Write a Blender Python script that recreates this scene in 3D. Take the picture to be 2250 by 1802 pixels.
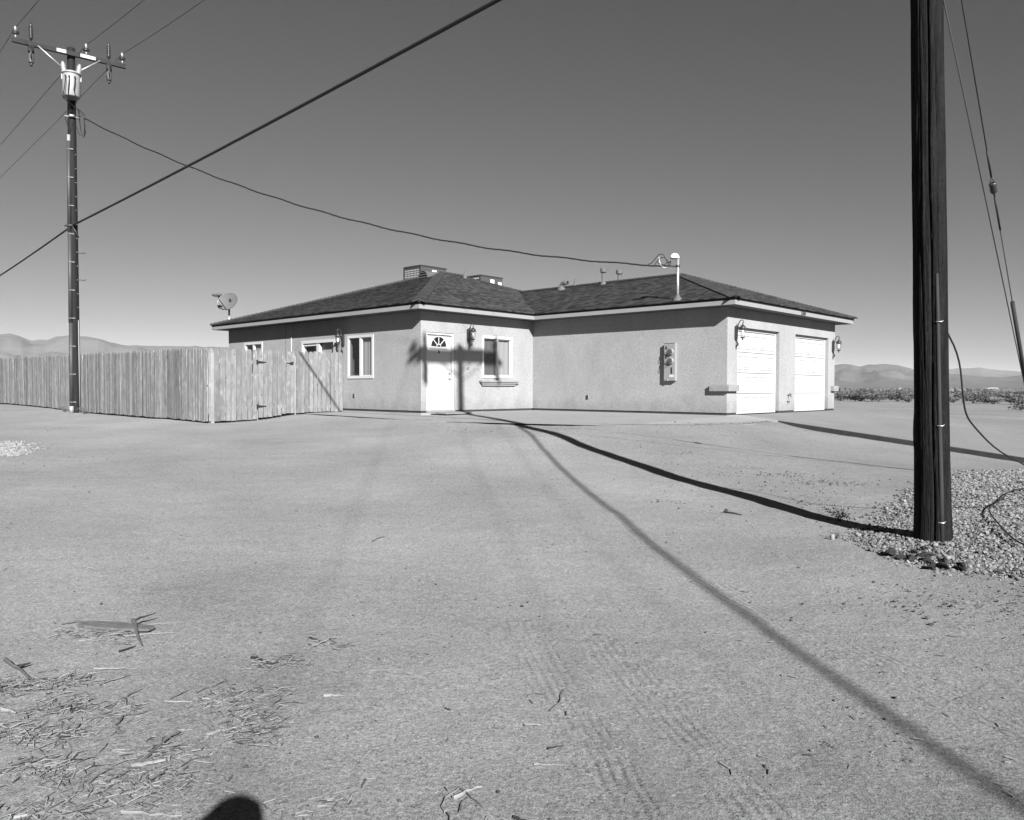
import bpy, bmesh, math, random
import numpy as np
from mathutils import Vector, Matrix, noise

for o in list(bpy.data.objects):
    bpy.data.objects.remove(o)
SC = bpy.context.scene
COL = SC.collection
R = math.radians
rnd = random.Random(7)
nprs = np.random.RandomState(11)

# ------------------------------------------------------------------ camera, sky, sun, exposure
EYE = Vector((0, 0, 0.6465))                 # z = 0 is the floor level of the house
cam = bpy.data.cameras.new('camera')
cam.sensor_width = 36.0
cam.lens = 1716.06 / 2250 * 36.0
cam.clip_start = 0.05
cam.clip_end = 30000
camo = bpy.data.objects.new('camera', cam)
COL.objects.link(camo)
camo.location = EYE
camo.rotation_euler = (Matrix.Rotation(-0.0272, 3, 'X') @ Matrix.Rotation(R(90), 3, 'X') @ Matrix.Rotation(0.0026, 3, 'Z')).to_euler()
SC.camera = camo

SUN_AZ, SUN_EL = R(161.6), R(28.4)           # azimuth of the sun measured from +Y towards +X
TOSUN = Vector((math.sin(SUN_AZ) * math.cos(SUN_EL), math.cos(SUN_AZ) * math.cos(SUN_EL), math.sin(SUN_EL)))
world = bpy.data.worlds.new('World')
SC.world = world
world.use_nodes = True
wn, wl = world.node_tree.nodes, world.node_tree.links
wn.clear()
sky = wn.new('ShaderNodeTexSky')
sky.sky_type = 'NISHITA'
sky.sun_disc = False
sky.sun_elevation = SUN_EL
sky.sun_rotation = SUN_AZ
sky.altitude = 700
sky.air_density = 1.0
sky.dust_density = 1.2
sky.ozone_density = 1.0
sep = wn.new('ShaderNodeSeparateColor')      # black-and-white film behind a red filter: the red record of the sky
bg = wn.new('ShaderNodeBackground')
bg.inputs['Strength'].default_value = 0.05
wo = wn.new('ShaderNodeOutputWorld')
wl.new(sky.outputs[0], sep.inputs[0])
film = wn.new('ShaderNodeMath')                # how strongly the filtered film records skylight
film.operation = 'MULTIPLY'
film.inputs[1].default_value = 0.47
wl.new(sep.outputs[0], film.inputs[0])
wl.new(film.outputs[0], bg.inputs['Color'])
wl.new(bg.outputs[0], wo.inputs['Surface'])

sl = bpy.data.lights.new('sun', 'SUN')
sl.energy = 5.0
sl.angle = R(0.5)
sl.color = (1, 1, 1)                         # a black-and-white picture
so = bpy.data.objects.new('sun', sl)
COL.objects.link(so)
so.rotation_euler = TOSUN.to_track_quat('Z', 'Y').to_euler()
so.location = (20, -40, 40)

SC.view_settings.view_transform = 'Standard'
SC.view_settings.look = 'None'
SC.view_settings.exposure = 1.42
SC.view_settings.gamma = 1.0
SC.view_settings.use_curve_mapping = False
SC.render.engine = 'CYCLES'
SC.cycles.max_bounces = 6
SC.cycles.transparent_max_bounces = 12

# ------------------------------------------------------------------ helpers
V = lambda *a: Vector(a)
_cnt = {}


class MB:
    """collects geometry in world coordinates and links it as ONE mesh object"""

    def __init__(s):
        s.v, s.f, s.uv, s.smooth = [], [], {}, []

    def quad(s, pts, sm=False):
        n = len(s.v)
        s.v += [tuple(p) for p in pts]
        s.f.append(tuple(range(n, n + len(pts))))
        s.smooth.append(sm)

    def hexa(s, c):
        """8 corners, bottom ring (4) then top ring (4)"""
        n = len(s.v)
        s.v += [tuple(p) for p in c]
        for q in ((3, 2, 1, 0), (4, 5, 6, 7), (0, 1, 5, 4), (1, 2, 6, 5), (2, 3, 7, 6), (3, 0, 4, 7)):
            s.f.append(tuple(n + i for i in q))
            s.smooth.append(False)

    def fbox(s, fr, x0, x1, y0, y1, z0, z1):
        s.hexa([fr(x0, y0, z0), fr(x1, y0, z0), fr(x1, y1, z0), fr(x0, y1, z0),
                fr(x0, y0, z1), fr(x1, y0, z1), fr(x1, y1, z1), fr(x0, y1, z1)])

    def tube(s, pts, r, n=8, cap=True, sm=True):
        pts = [Vector(p) for p in pts]
        if not hasattr(r, '__len__'):
            r = [r] * len(pts)
        t0 = (pts[1] - pts[0]).normalized()
        a = t0.orthogonal().normalized()
        base = len(s.v)
        for i, p in enumerate(pts):
            t = (pts[min(i + 1, len(pts) - 1)] - pts[max(i - 1, 0)]).normalized()
            a = (a - t * a.dot(t)).normalized()
            b = t.cross(a)
            for k in range(n):
                w = 2 * math.pi * k / n
                s.v.append(tuple(p + (a * math.cos(w) + b * math.sin(w)) * r[i]))
        for i in range(len(pts) - 1):
            for k in range(n):
                s.f.append((base + i * n + k, base + i * n + (k + 1) % n, base + (i + 1) * n + (k + 1) % n, base + (i + 1) * n + k))
                s.smooth.append(sm)
        if cap:
            s.f.append(tuple(base + k for k in reversed(range(n))))
            s.f.append(tuple(base + (len(pts) - 1) * n + k for k in range(n)))
            s.smooth += [False, False]

    def lathe(s, o, prof, n=16, axis=(0, 0, 1), sm=True):
        """prof: list of (radius, height along axis)"""
        ax = Vector(axis).normalized()
        s.tube([Vector(o) + ax * h for _, h in prof], [max(rr, 1e-4) for rr, _ in prof], n, True, sm) if False else s._lathe(Vector(o), ax, prof, n, sm)

    def _lathe(s, o, ax, prof, n, sm):
        a = ax.orthogonal().normalized()
        b = ax.cross(a)
        base = len(s.v)
        for rr, h in prof:
            for k in range(n):
                w = 2 * math.pi * k / n
                s.v.append(tuple(o + ax * h + (a * math.cos(w) + b * math.sin(w)) * max(rr, 1e-4)))
        for i in range(len(prof) - 1):
            for k in range(n):
                s.f.append((base + i * n + k, base + i * n + (k + 1) % n, base + (i + 1) * n + (k + 1) % n, base + (i + 1) * n + k))
                s.smooth.append(sm)
        s.f.append(tuple(base + k for k in reversed(range(n))))
        s.f.append(tuple(base + (len(prof) - 1) * n + k for k in range(n)))
        s.smooth += [False, False]

    def prism(s, fr, poly, y0, y1):
        """polygon in the (x, z) plane of a frame, extruded along y"""
        n = len(poly)
        b = len(s.v)
        s.v += [tuple(fr(x, y0, z)) for x, z in poly] + [tuple(fr(x, y1, z)) for x, z in poly]
        s.f.append(tuple(b + k for k in reversed(range(n))))
        s.f.append(tuple(b + n + k for k in range(n)))
        for k in range(n):
            s.f.append((b + k, b + (k + 1) % n, b + n + (k + 1) % n, b + n + k))
        s.smooth += [False] * (n + 2)

    def mesh(s, name, off, fix=True):
        me = bpy.data.meshes.new(name)
        me.from_pydata([(p[0] - off[0], p[1] - off[1], p[2] - off[2]) for p in s.v], [], s.f)
        me.polygons.foreach_set('use_smooth', s.smooth)
        if fix:
            bm = bmesh.new()
            bm.from_mesh(me)
            bmesh.ops.recalc_face_normals(bm, faces=bm.faces)
            bm.to_mesh(me)
            bm.free()
        me.update()
        return me

    def build(s, name, m, parent=None, at=None, fix=True, kind=None, label=None):
        if at is None:
            lo = [min(p[i] for p in s.v) for i in range(3)]
            hi = [max(p[i] for p in s.v) for i in range(3)]
            at = Vector(((lo[0] + hi[0]) / 2, (lo[1] + hi[1]) / 2, lo[2]))
        at = Vector(at)
        me = s.mesh(name, at, fix)
        if m:
            me.materials.append(m)
        return link(name, me, at, parent, kind, label)


WPOS = {}


def link(name, me, at, parent=None, kind=None, label=None):
    o = bpy.data.objects.new(name, me)
    COL.objects.link(o)
    at = Vector(at)
    WPOS[o.name] = at
    if parent is not None:
        o.parent = parent
        o.location = at - WPOS[parent.name]
    else:
        o.location = at
    if kind:
        o['kind'] = kind
    if label:
        o['label'] = label
    return o


def thing(name, at, label, cat, group=None):
    o = link(name, None, at)
    o.empty_display_size = 0.2
    return tag(o, label, cat, group)


def tag(o, label, cat, group=None):
    o['label'] = label
    o['category'] = cat
    if group:
        o['group'] = group
    return o


def copy_at(src, name_parent, at):
    """copy of one part sharing its mesh"""
    c = src.copy()
    COL.objects.link(c)
    at = Vector(at)
    WPOS[c.name] = at
    c.parent = name_parent
    c.location = at - (WPOS[name_parent.name] if name_parent else Vector())
    return c


def frame(o, x, y, z=(0, 0, 1)):
    o, x, y, z = Vector(o), Vector(x), Vector(y), Vector(z)
    return lambda a, b, c: o + x * a + y * b + z * c


def smooth_pts(p, it=2):
    for _ in range(it):
        r_ = [p[0]]
        for i in range(len(p) - 1):
            r_ += [p[i] * .75 + p[i + 1] * .25, p[i] * .25 + p[i + 1] * .75]
        p = r_ + [p[-1]]
    return p


# ------------------------------------------------------------------ materials (grey: the photograph is black and white)
def mat(name, val, rough=0.85, var=0.12, scale=6.0, stretch=(1, 1, 1), bump=0.0, bscale=60.0, bstretch=(1, 1, 1), bdist=0.004,
        metal=0.0, spec=0.3, per_obj=0.0, detail=6.0, fine=0.0, fscale=120.0):
    m = bpy.data.materials.new(name)
    m.use_nodes = True
    n, l = m.node_tree.nodes, m.node_tree.links
    p = n['Principled BSDF']
    p.inputs['Roughness'].default_value = rough
    p.inputs['Metallic'].default_value = metal
    p.inputs['Specular IOR Level'].default_value = spec
    tc = n.new('ShaderNodeTexCoord')
    mp = n.new('ShaderNodeMapping')
    mp.inputs['Scale'].default_value = stretch
    l.new(tc.outputs['Object'], mp.inputs[0])
    src = mp.outputs[0]
    if per_obj:
        oi = n.new('ShaderNodeObjectInfo')
        ad = n.new('ShaderNodeVectorMath')
        ad.operation = 'ADD'
        mu = n.new('ShaderNodeMath')
        mu.operation = 'MULTIPLY'
        mu.inputs[1].default_value = 53.0
        l.new(oi.outputs['Random'], mu.inputs[0])
        l.new(mp.outputs[0], ad.inputs[0])
        l.new(mu.outputs[0], ad.inputs[1])
        src = ad.outputs[0]
    nz = n.new('ShaderNodeTexNoise')
    nz.inputs['Scale'].default_value = scale
    nz.inputs['Detail'].default_value = detail
    nz.inputs['Roughness'].default_value = 0.65
    l.new(src, nz.inputs['Vector'])
    mr = n.new('ShaderNodeMapRange')
    mr.inputs[1].default_value, mr.inputs[2].default_value = 0.25, 0.75
    mr.inputs[3].default_value, mr.inputs[4].default_value = 1 - var, 1 + var
    l.new(nz.outputs[0], mr.inputs[0])
    out = mr.outputs[0]

    def mul(a, b):
        q = n.new('ShaderNodeMath')
        q.operation = 'MULTIPLY'
        l.new(a, q.inputs[0])
        if hasattr(b, 'type'):
            l.new(b, q.inputs[1])
        else:
            q.inputs[1].default_value = b
        return q.outputs[0]
    if fine:
        n2 = n.new('ShaderNodeTexNoise')
        n2.inputs['Scale'].default_value = fscale
        n2.inputs['Detail'].default_value = 2
        l.new(tc.outputs['Object'], n2.inputs['Vector'])
        m2 = n.new('ShaderNodeMapRange')
        m2.inputs[1].default_value, m2.inputs[2].default_value = 0.3, 0.7
        m2.inputs[3].default_value, m2.inputs[4].default_value = 1 - fine, 1 + fine
        l.new(n2.outputs[0], m2.inputs[0])
        out = mul(out, m2.outputs[0])
    if per_obj:
        m3 = n.new('ShaderNodeMapRange')
        m3.inputs[3].default_value, m3.inputs[4].default_value = 1 - per_obj, 1 + per_obj
        l.new(oi.outputs['Random'], m3.inputs[0])
        out = mul(out, m3.outputs[0])
    out = mul(out, val)
    l.new(out, p.inputs['Base Color'])
    if bump:
        mb_ = n.new('ShaderNodeMapping')
        mb_.inputs['Scale'].default_value = bstretch
        l.new(tc.outputs['Object'], mb_.inputs[0])
        bn = n.new('ShaderNodeTexNoise')
        bn.inputs['Scale'].default_value = bscale
        bn.inputs['Detail'].default_value = 4
        l.new(mb_.outputs[0], bn.inputs['Vector'])
        bp = n.new('ShaderNodeBump')
        bp.inputs['Strength'].default_value = bump
        bp.inputs['Distance'].default_value = bdist
        l.new(bn.outputs[0], bp.inputs['Height'])
        l.new(bp.outputs[0], p.inputs['Normal'])
    return m


M = {}
M['stucco'] = mat('stucco', 0.235, 0.95, 0.13, 1.1, (1, 1, .6), 0.5, 34, bdist=0.011, spec=0.08, fine=0.15, fscale=30)
def base_dirt(m):
    """dust splashed up the foot of a wall, in ragged tongues"""
    n, l = m.node_tree.nodes, m.node_tree.links
    p = n['Principled BSDF']
    src = p.inputs['Base Color'].links[0].from_socket
    tc = n.new('ShaderNodeTexCoord')
    sx = n.new('ShaderNodeSeparateXYZ')
    l.new(tc.outputs['Object'], sx.inputs[0])
    nz = n.new('ShaderNodeTexNoise')
    nz.inputs['Scale'].default_value = 3.0
    nz.inputs['Detail'].default_value = 6
    l.new(tc.outputs['Object'], nz.inputs['Vector'])
    ad = n.new('ShaderNodeMath')
    ad.operation = 'MULTIPLY_ADD'
    ad.inputs[1].default_value = -0.9
    l.new(nz.outputs[0], ad.inputs[0])
    l.new(sx.outputs[2], ad.inputs[2])
    mr = n.new('ShaderNodeMapRange')
    mr.inputs[1].default_value, mr.inputs[2].default_value = -0.45, -0.05
    mr.inputs[3].default_value, mr.inputs[4].default_value = 0.80, 1.0
    l.new(ad.outputs[0], mr.inputs[0])
    mu = n.new('ShaderNodeMath')
    mu.operation = 'MULTIPLY'
    l.new(src, mu.inputs[0])
    l.new(mr.outputs[0], mu.inputs[1])
    l.new(mu.outputs[0], p.inputs['Base Color'])


base_dirt(M['stucco'])
M['fascia'] = mat('fascia_paint', 0.2, 0.7, 0.05, 3, bump=0.1, bscale=20)
M['soffit'] = mat('soffit_paint', 0.12, 0.9, 0.05, 3)
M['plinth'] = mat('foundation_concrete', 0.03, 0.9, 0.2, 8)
M['drip'] = mat('drip_edge_metal', 0.008, 0.6, 0.1, 5)
M['white'] = mat('white_paint', 0.6, 0.45, 0.02, 3, spec=0.4)
M['gdoor'] = mat('garage_door_enamel', 0.36, 0.5, 0.05, 1.6, spec=0.3, fine=0.03, fscale=14)
M['fdoor'] = mat('front_door_enamel', 0.37, 0.5, 0.03, 2, spec=0.3)
M['vinyl'] = mat('white_vinyl', 0.4, 0.4, 0.02, 3, spec=0.4)
M['dark_metal'] = mat('black_iron', 0.025, 0.45, 0.2, 12, spec=0.5)
M['steel'] = mat('galvanized_steel', 0.4, 0.4, 0.12, 20, metal=0.6)
M['vent'] = mat('painted_vent_metal', 0.08, 0.6, 0.12, 10)
M['acpaint'] = mat('faded_cabinet_paint', 0.05, 0.65, 0.1, 5)
M['accap'] = mat('dark_cabinet_trim', 0.03, 0.6, 0.1, 5)
M['coil'] = mat('pale_cooling_pad', 0.42, 0.9, 0.2, 14)
M['sticker'] = mat('white_sticker', 0.45, 0.6, 0.02, 5)
M['meterbox'] = mat('grey_enamel', 0.2, 0.5, 0.04, 5, spec=0.4)
M['ink'] = mat('black_lettering', 0.015, 0.6, 0.05, 5)
M['creosote'] = mat('creosoted_wood', 0.008, 0.8, 0.9, 4, (5, 5, .35), 0.9, 26, (4, 4, .22), 0.02, spec=0.12, fine=0.3, fscale=30)
M['darkpole'] = mat('dark_treated_pole', 0.006, 0.8, 0.35, 5, (5, 5, .35), 0.5, 26, (4, 4, .22), 0.01)
M['armwood'] = mat('weathered_crossarm_wood', 0.02, 0.8, 0.35, 6, (1, 1, 1), 0.4, 30)
M['strap'] = mat('dull_strap_metal', 0.13, 0.5, 0.1, 8)
M['porcelain'] = mat('grey_porcelain', 0.22, 0.25, 0.05, 5, spec=0.5)
M['brownglaze'] = mat('brown_glazed_porcelain', 0.03, 0.2, 0.1, 5, spec=0.5)
M['tank'] = mat('pale_grey_tank_enamel', 0.22, 0.45, 0.06, 4, spec=0.4)
M['conduit'] = mat('grey_pvc', 0.04, 0.55, 0.12, 3, spec=0.4)
M['molding'] = mat('grey_wood_molding', 0.022, 0.8, 0.3, 7, (3, 3, .5))
M['wire'] = mat('bare_wire', 0.018, 0.6, 0.1, 3)
M['cable'] = mat('black_cable', 0.012, 0.6, 0.1, 3)
M['rail'] = mat('fence_rail_wood', 0.22, 0.9, 0.2, 5)
M['concrete'] = mat('walk_concrete', 0.22, 0.9, 0.10, 1.1, bump=0.25, bscale=40, fine=0.10, fscale=25, spec=0.15)
M['drive'] = mat('driveway_concrete', 0.165, 0.9, 0.13, 0.8, (1, 1, 1), 0.25, 40, fine=0.12, fscale=25, spec=0.15)
M['darkedge'] = mat('dark_edge_strip', 0.025, 0.9, 0.3, 5)
M['stickpale'] = mat('bleached_wood', 0.165, 0.85, 0.3, 18, (1, 1, 1), 0.4, 60, per_obj=0.2)
M['stickgrey'] = mat('grey_dead_wood', 0.085, 0.9, 0.4, 18, (1, 1, 1), 0.5, 60, per_obj=0.2)
M['stickdark'] = mat('dark_bark', 0.02, 0.9, 0.4, 18, (1, 1, 1), 0.5, 60, per_obj=0.2)
M['rock'] = mat('dark_volcanic_rock', 0.018, 0.9, 0.4, 16, bump=0.7, bscale=30, bdist=0.012, per_obj=0.25)
M['matting'] = mat('coir_mat', 0.17, 0.95, 0.3, 30, bump=0.6, bscale=120)
M['dish'] = mat('pale_grey_dish_enamel', 0.1, 0.45, 0.04, 4, spec=0.4)
M['lnb'] = mat('grey_plastic', 0.07, 0.5, 0.06, 4)
M['cloth'] = mat('dark_cloth', 0.05, 0.9, 0.2, 10)
M['skin'] = mat('skin', 0.35, 0.6, 0.05, 10)
M['hair'] = mat('dark_hair', 0.03, 0.7, 0.2, 20)
M['bulb'] = mat('frosted_bulb', 0.8, 0.4, 0.02, 5)
M['blind'] = mat('pale_window_blind', 0.25, 0.85, 0.05, 2.5, (8, 8, .2))
M['inside'] = mat('dim_room_paint', 0.15, 0.9, 0.05, 2)
M['farpaint'] = mat('far_white_wall', 0.22, 0.8, 0.05, 2)


def cedar_mat(name, val, streak, per):
    """rough cedar: grain along the board, dark and pale knots, every board a little different"""
    m = bpy.data.materials.new(name)
    m.use_nodes = True
    n, l = m.node_tree.nodes, m.node_tree.links
    p = n['Principled BSDF']
    p.inputs['Roughness'].default_value = 0.9
    p.inputs['Specular IOR Level'].default_value = 0.12
    tc = n.new('ShaderNodeTexCoord')
    oi = n.new('ShaderNodeObjectInfo')

    def mth(op, a, b=None):
        q = n.new('ShaderNodeMath')
        q.operation = op
        for i_, z in enumerate((a, b)):
            if z is None:
                continue
            if hasattr(z, 'type'):
                l.new(z, q.inputs[i_])
            else:
                q.inputs[i_].default_value = z
        return q.outputs[0]

    def coord(st):
        mp = n.new('ShaderNodeMapping')
        mp.inputs['Scale'].default_value = st
        l.new(tc.outputs['Object'], mp.inputs[0])
        ad = n.new('ShaderNodeVectorMath')
        ad.operation = 'ADD'
        l.new(mp.outputs[0], ad.inputs[0])
        l.new(mth('MULTIPLY', oi.outputs['Random'], 71.0), ad.inputs[1])
        return ad.outputs[0]

    def rng(a, i0, i1, o0, o1):
        q = n.new('ShaderNodeMapRange')
        for i_, z in enumerate((i0, i1, o0, o1)):
            q.inputs[1 + i_].default_value = z
        l.new(a, q.inputs[0])
        return q.outputs[0]

    def nz(st, det=4):
        q = n.new('ShaderNodeTexNoise')
        q.inputs['Scale'].default_value = 1.0
        q.inputs['Detail'].default_value = det
        q.inputs['Roughness'].default_value = .6
        l.new(coord(st), q.inputs['Vector'])
        return q.outputs[0]
    grain = nz((60, 8, 2.2))
    blotch = nz((9, 3, 7))
    c = mth('MULTIPLY', rng(grain, .3, .7, 1 - streak, 1 + streak), rng(blotch, .32, .68, .82, 1.20))
    vo = n.new('ShaderNodeTexVoronoi')
    vo.inputs['Scale'].default_value = 1.0
    l.new(coord((11, 1, 9)), vo.inputs['Vector'])
    sp = n.new('ShaderNodeSeparateColor')
    l.new(vo.outputs['Color'], sp.inputs[0])
    dark = mth('MULTIPLY', mth('LESS_THAN', vo.outputs['Distance'], .13), mth('GREATER_THAN', sp.outputs[0], .66))
    pale = mth('MULTIPLY', rng(vo.outputs['Distance'], .12, .42, 1, 0), mth('GREATER_THAN', sp.outputs[1], .60))
    c = mth('MULTIPLY', c, mth('SUBTRACT', 1.0, mth('MULTIPLY', dark, .72)))
    c = mth('MULTIPLY', c, mth('ADD', 1.0, mth('MULTIPLY', pale, .45)))
    c = mth('MULTIPLY', c, rng(oi.outputs['Random'], 0, 1, 1 - per, 1 + per))
    c = mth('MULTIPLY', c, val)
    l.new(c, p.inputs['Base Color'])
    bp = n.new('ShaderNodeBump')
    bp.inputs['Strength'].default_value = .5
    bp.inputs['Distance'].default_value = .004
    l.new(mth('ADD', grain, mth('MULTIPLY', pale, .6)), bp.inputs['Height'])
    l.new(bp.outputs[0], p.inputs['Normal'])
    return m


M['fence'] = cedar_mat('weathered_cedar', 0.15, .20, .16)
M['fence_old'] = cedar_mat('streaked_cedar', 0.152, .42, .32)


def island_mat(name, lo, hi, rough=0.9, bump=0.3, bscale=60, skew=1.0):
    m = bpy.data.materials.new(name)
    m.use_nodes = True
    n, l = m.node_tree.nodes, m.node_tree.links
    p = n['Principled BSDF']
    p.inputs['Roughness'].default_value = rough
    p.inputs['Specular IOR Level'].default_value = 0.2
    g = n.new('ShaderNodeNewGeometry')
    pw = n.new('ShaderNodeMath')
    pw.operation = 'POWER'
    pw.inputs[1].default_value = skew
    l.new(g.outputs['Random Per Island'], pw.inputs[0])
    mr = n.new('ShaderNodeMapRange')
    mr.inputs[3].default_value, mr.inputs[4].default_value = lo, hi
    l.new(pw.outputs[0], mr.inputs[0])
    tc = n.new('ShaderNodeTexCoord')
    nz = n.new('ShaderNodeTexNoise')
    nz.inputs['Scale'].default_value = bscale
    nz.inputs['Detail'].default_value = 3
    l.new(tc.outputs['Object'], nz.inputs['Vector'])
    m2 = n.new('ShaderNodeMapRange')
    m2.inputs[3].default_value, m2.inputs[4].default_value = 0.75, 1.25
    l.new(nz.outputs[0], m2.inputs[0])
    mu = n.new('ShaderNodeMath')
    mu.operation = 'MULTIPLY'
    l.new(mr.outputs[0], mu.inputs[0])
    l.new(m2.outputs[0], mu.inputs[1])
    l.new(mu.outputs[0], p.inputs['Base Color'])
    bp = n.new('ShaderNodeBump')
    bp.inputs['Strength'].default_value = bump
    bp.inputs['Distance'].default_value = 0.005
    l.new(nz.outputs[0], bp.inputs['Height'])
    l.new(bp.outputs[0], p.inputs['Normal'])
    return m


M['gravel'] = island_mat('pale_gravel', 0.025, 0.20, skew=0.8)
M['gravelwhite'] = island_mat('white_gravel', 0.13, 0.27)
M['pebble'] = island_mat('mixed_pebbles', 0.035, 0.17, skew=1.2)
M['chips'] = island_mat('wood_chips', 0.03, 0.22, skew=0.85)
M['leaf'] = island_mat('creosote_leaves', 0.05, 0.12)
M['leafpale'] = island_mat('pale_dry_leaves', 0.07, 0.14)
M['clod'] = island_mat('dark_soil_clods', 0.02, 0.09)


def clear_mat(name, tint, glossy):
    """a sheet you see through: transparent, with a mirror reflection on top"""
    m = bpy.data.materials.new(name)
    m.use_nodes = True
    n, l = m.node_tree.nodes, m.node_tree.links
    n.clear()
    o = n.new('ShaderNodeOutputMaterial')
    t = n.new('ShaderNodeBsdfTransparent')
    t.inputs[0].default_value = (tint, tint, tint, 1)
    g = n.new('ShaderNodeBsdfGlossy')
    g.inputs['Roughness'].default_value = 0.03
    lw = n.new('ShaderNodeLayerWeight')
    lw.inputs[0].default_value = 0.5
    p5 = n.new('ShaderNodeMath')
    p5.operation = 'POWER'
    p5.inputs[1].default_value = 5.0
    fr = n.new('ShaderNodeMath')
    fr.operation = 'MULTIPLY_ADD'
    fr.inputs[1].default_value = 0.95
    fr.inputs[2].default_value = 0.045
    l.new(lw.outputs['Facing'], p5.inputs[0])
    l.new(p5.outputs[0], fr.inputs[0])
    ml = n.new('ShaderNodeMath')
    ml.operation = 'MULTIPLY'
    ml.inputs[1].default_value = glossy
    mx = n.new('ShaderNodeMixShader')
    l.new(fr.outputs[0], ml.inputs[0])
    l.new(ml.outputs[0], mx.inputs[0])
    l.new(t.outputs[0], mx.inputs[1])
    l.new(g.outputs[0], mx.inputs[2])
    l.new(mx.outputs[0], o.inputs[0])
    return m


M['glass'] = clear_mat('window_glass', 0.86, 1.0)
M['lampglass'] = clear_mat('clear_lamp_glass', 0.92, 1.6)


def screen_mat():
    m = bpy.data.materials.new('insect_screen')
    m.use_nodes = True
    n, l = m.node_tree.nodes, m.node_tree.links
    n.clear()
    o = n.new('ShaderNodeOutputMaterial')
    t = n.new('ShaderNodeBsdfTransparent')
    d = n.new('ShaderNodeBsdfDiffuse')
    d.inputs[0].default_value = (0.03, 0.03, 0.03, 1)
    mx = n.new('ShaderNodeMixShader')
    mx.inputs[0].default_value = 0.42
    l.new(t.outputs[0], mx.inputs[1])
    l.new(d.outputs[0], mx.inputs[2])
    l.new(mx.outputs[0], o.inputs[0])
    return m


M['screen'] = screen_mat()


def shingle_mat():
    m = bpy.data.materials.new('asphalt_shingle')
    m.use_nodes = True
    n, l = m.node_tree.nodes, m.node_tree.links
    p = n['Principled BSDF']
    p.inputs['Roughness'].default_value = 0.95
    p.inputs['Specular IOR Level'].default_value = 0.15
    uv = n.new('ShaderNodeUVMap')
    sp = n.new('ShaderNodeSeparateXYZ')
    l.new(uv.outputs[0], sp.inputs[0])

    def mth(op, a, b=None):
        q = n.new('ShaderNodeMath')
        q.operation = op
        for i, z in enumerate((a, b)):
            if z is None:
                continue
            if hasattr(z, 'type'):
                l.new(z, q.inputs[i])
            else:
                q.inputs[i].default_value = z
        return q.outputs[0]
    row = mth('FLOOR', sp.outputs[1])
    w1 = n.new('ShaderNodeTexWhiteNoise')
    w1.noise_dimensions = '1D'
    l.new(row, w1.inputs['W'])
    x = mth('ADD', mth('MULTIPLY', sp.outputs[0], 6.0), mth('MULTIPLY', w1.outputs[0], 9.0))
    cb = n.new('ShaderNodeCombineXYZ')
    l.new(mth('FLOOR', x), cb.inputs[0])
    l.new(row, cb.inputs[1])
    w2 = n.new('ShaderNodeTexWhiteNoise')
    w2.noise_dimensions = '2D'
    l.new(cb.outputs[0], w2.inputs['Vector'])
    tc = n.new('ShaderNodeTexCoord')
    nz = n.new('ShaderNodeTexNoise')
    nz.inputs['Scale'].default_value = 2.2
    nz.inputs['Detail'].default_value = 5
    l.new(tc.outputs['Object'], nz.inputs['Vector'])
    f2 = n.new('ShaderNodeTexNoise')
    f2.inputs['Scale'].default_value = 60
    l.new(tc.outputs['Object'], f2.inputs['Vector'])
    t = mth('ADD', mth('MULTIPLY', mth('POWER', w2.outputs[0], 1.2), 0.042), mth('MULTIPLY', nz.outputs[0], 0.012))
    t = mth('ADD', t, mth('MULTIPLY', f2.outputs[0], 0.016))
    l.new(mth('ADD', t, 0.004), p.inputs['Base Color'])
    return m


M['shingle'] = shingle_mat()
M['cap'] = mat('ridge_cap_shingle', 0.035, 0.95, 0.35, 12, per_obj=0.3, spec=0.15)

# ------------------------------------------------------------------ ground
Bv, Av = Vector((0.6838, 0.7297, 0)), Vector((0.7297, -0.6838, 0))
P0 = Vector((-2.4041, 20.604, 0))
LA, LB1, LB2, LA4 = 6.455, 4.44, 6.973, 10.5
BE = LB1 + LB2


def H(b, a, z=0.0):
    """house coordinates: b along the door wall, a towards the yard, from the corner beside the door"""
    return P0 + Bv * b + Av * a + Vector((0, 0, z))


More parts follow.
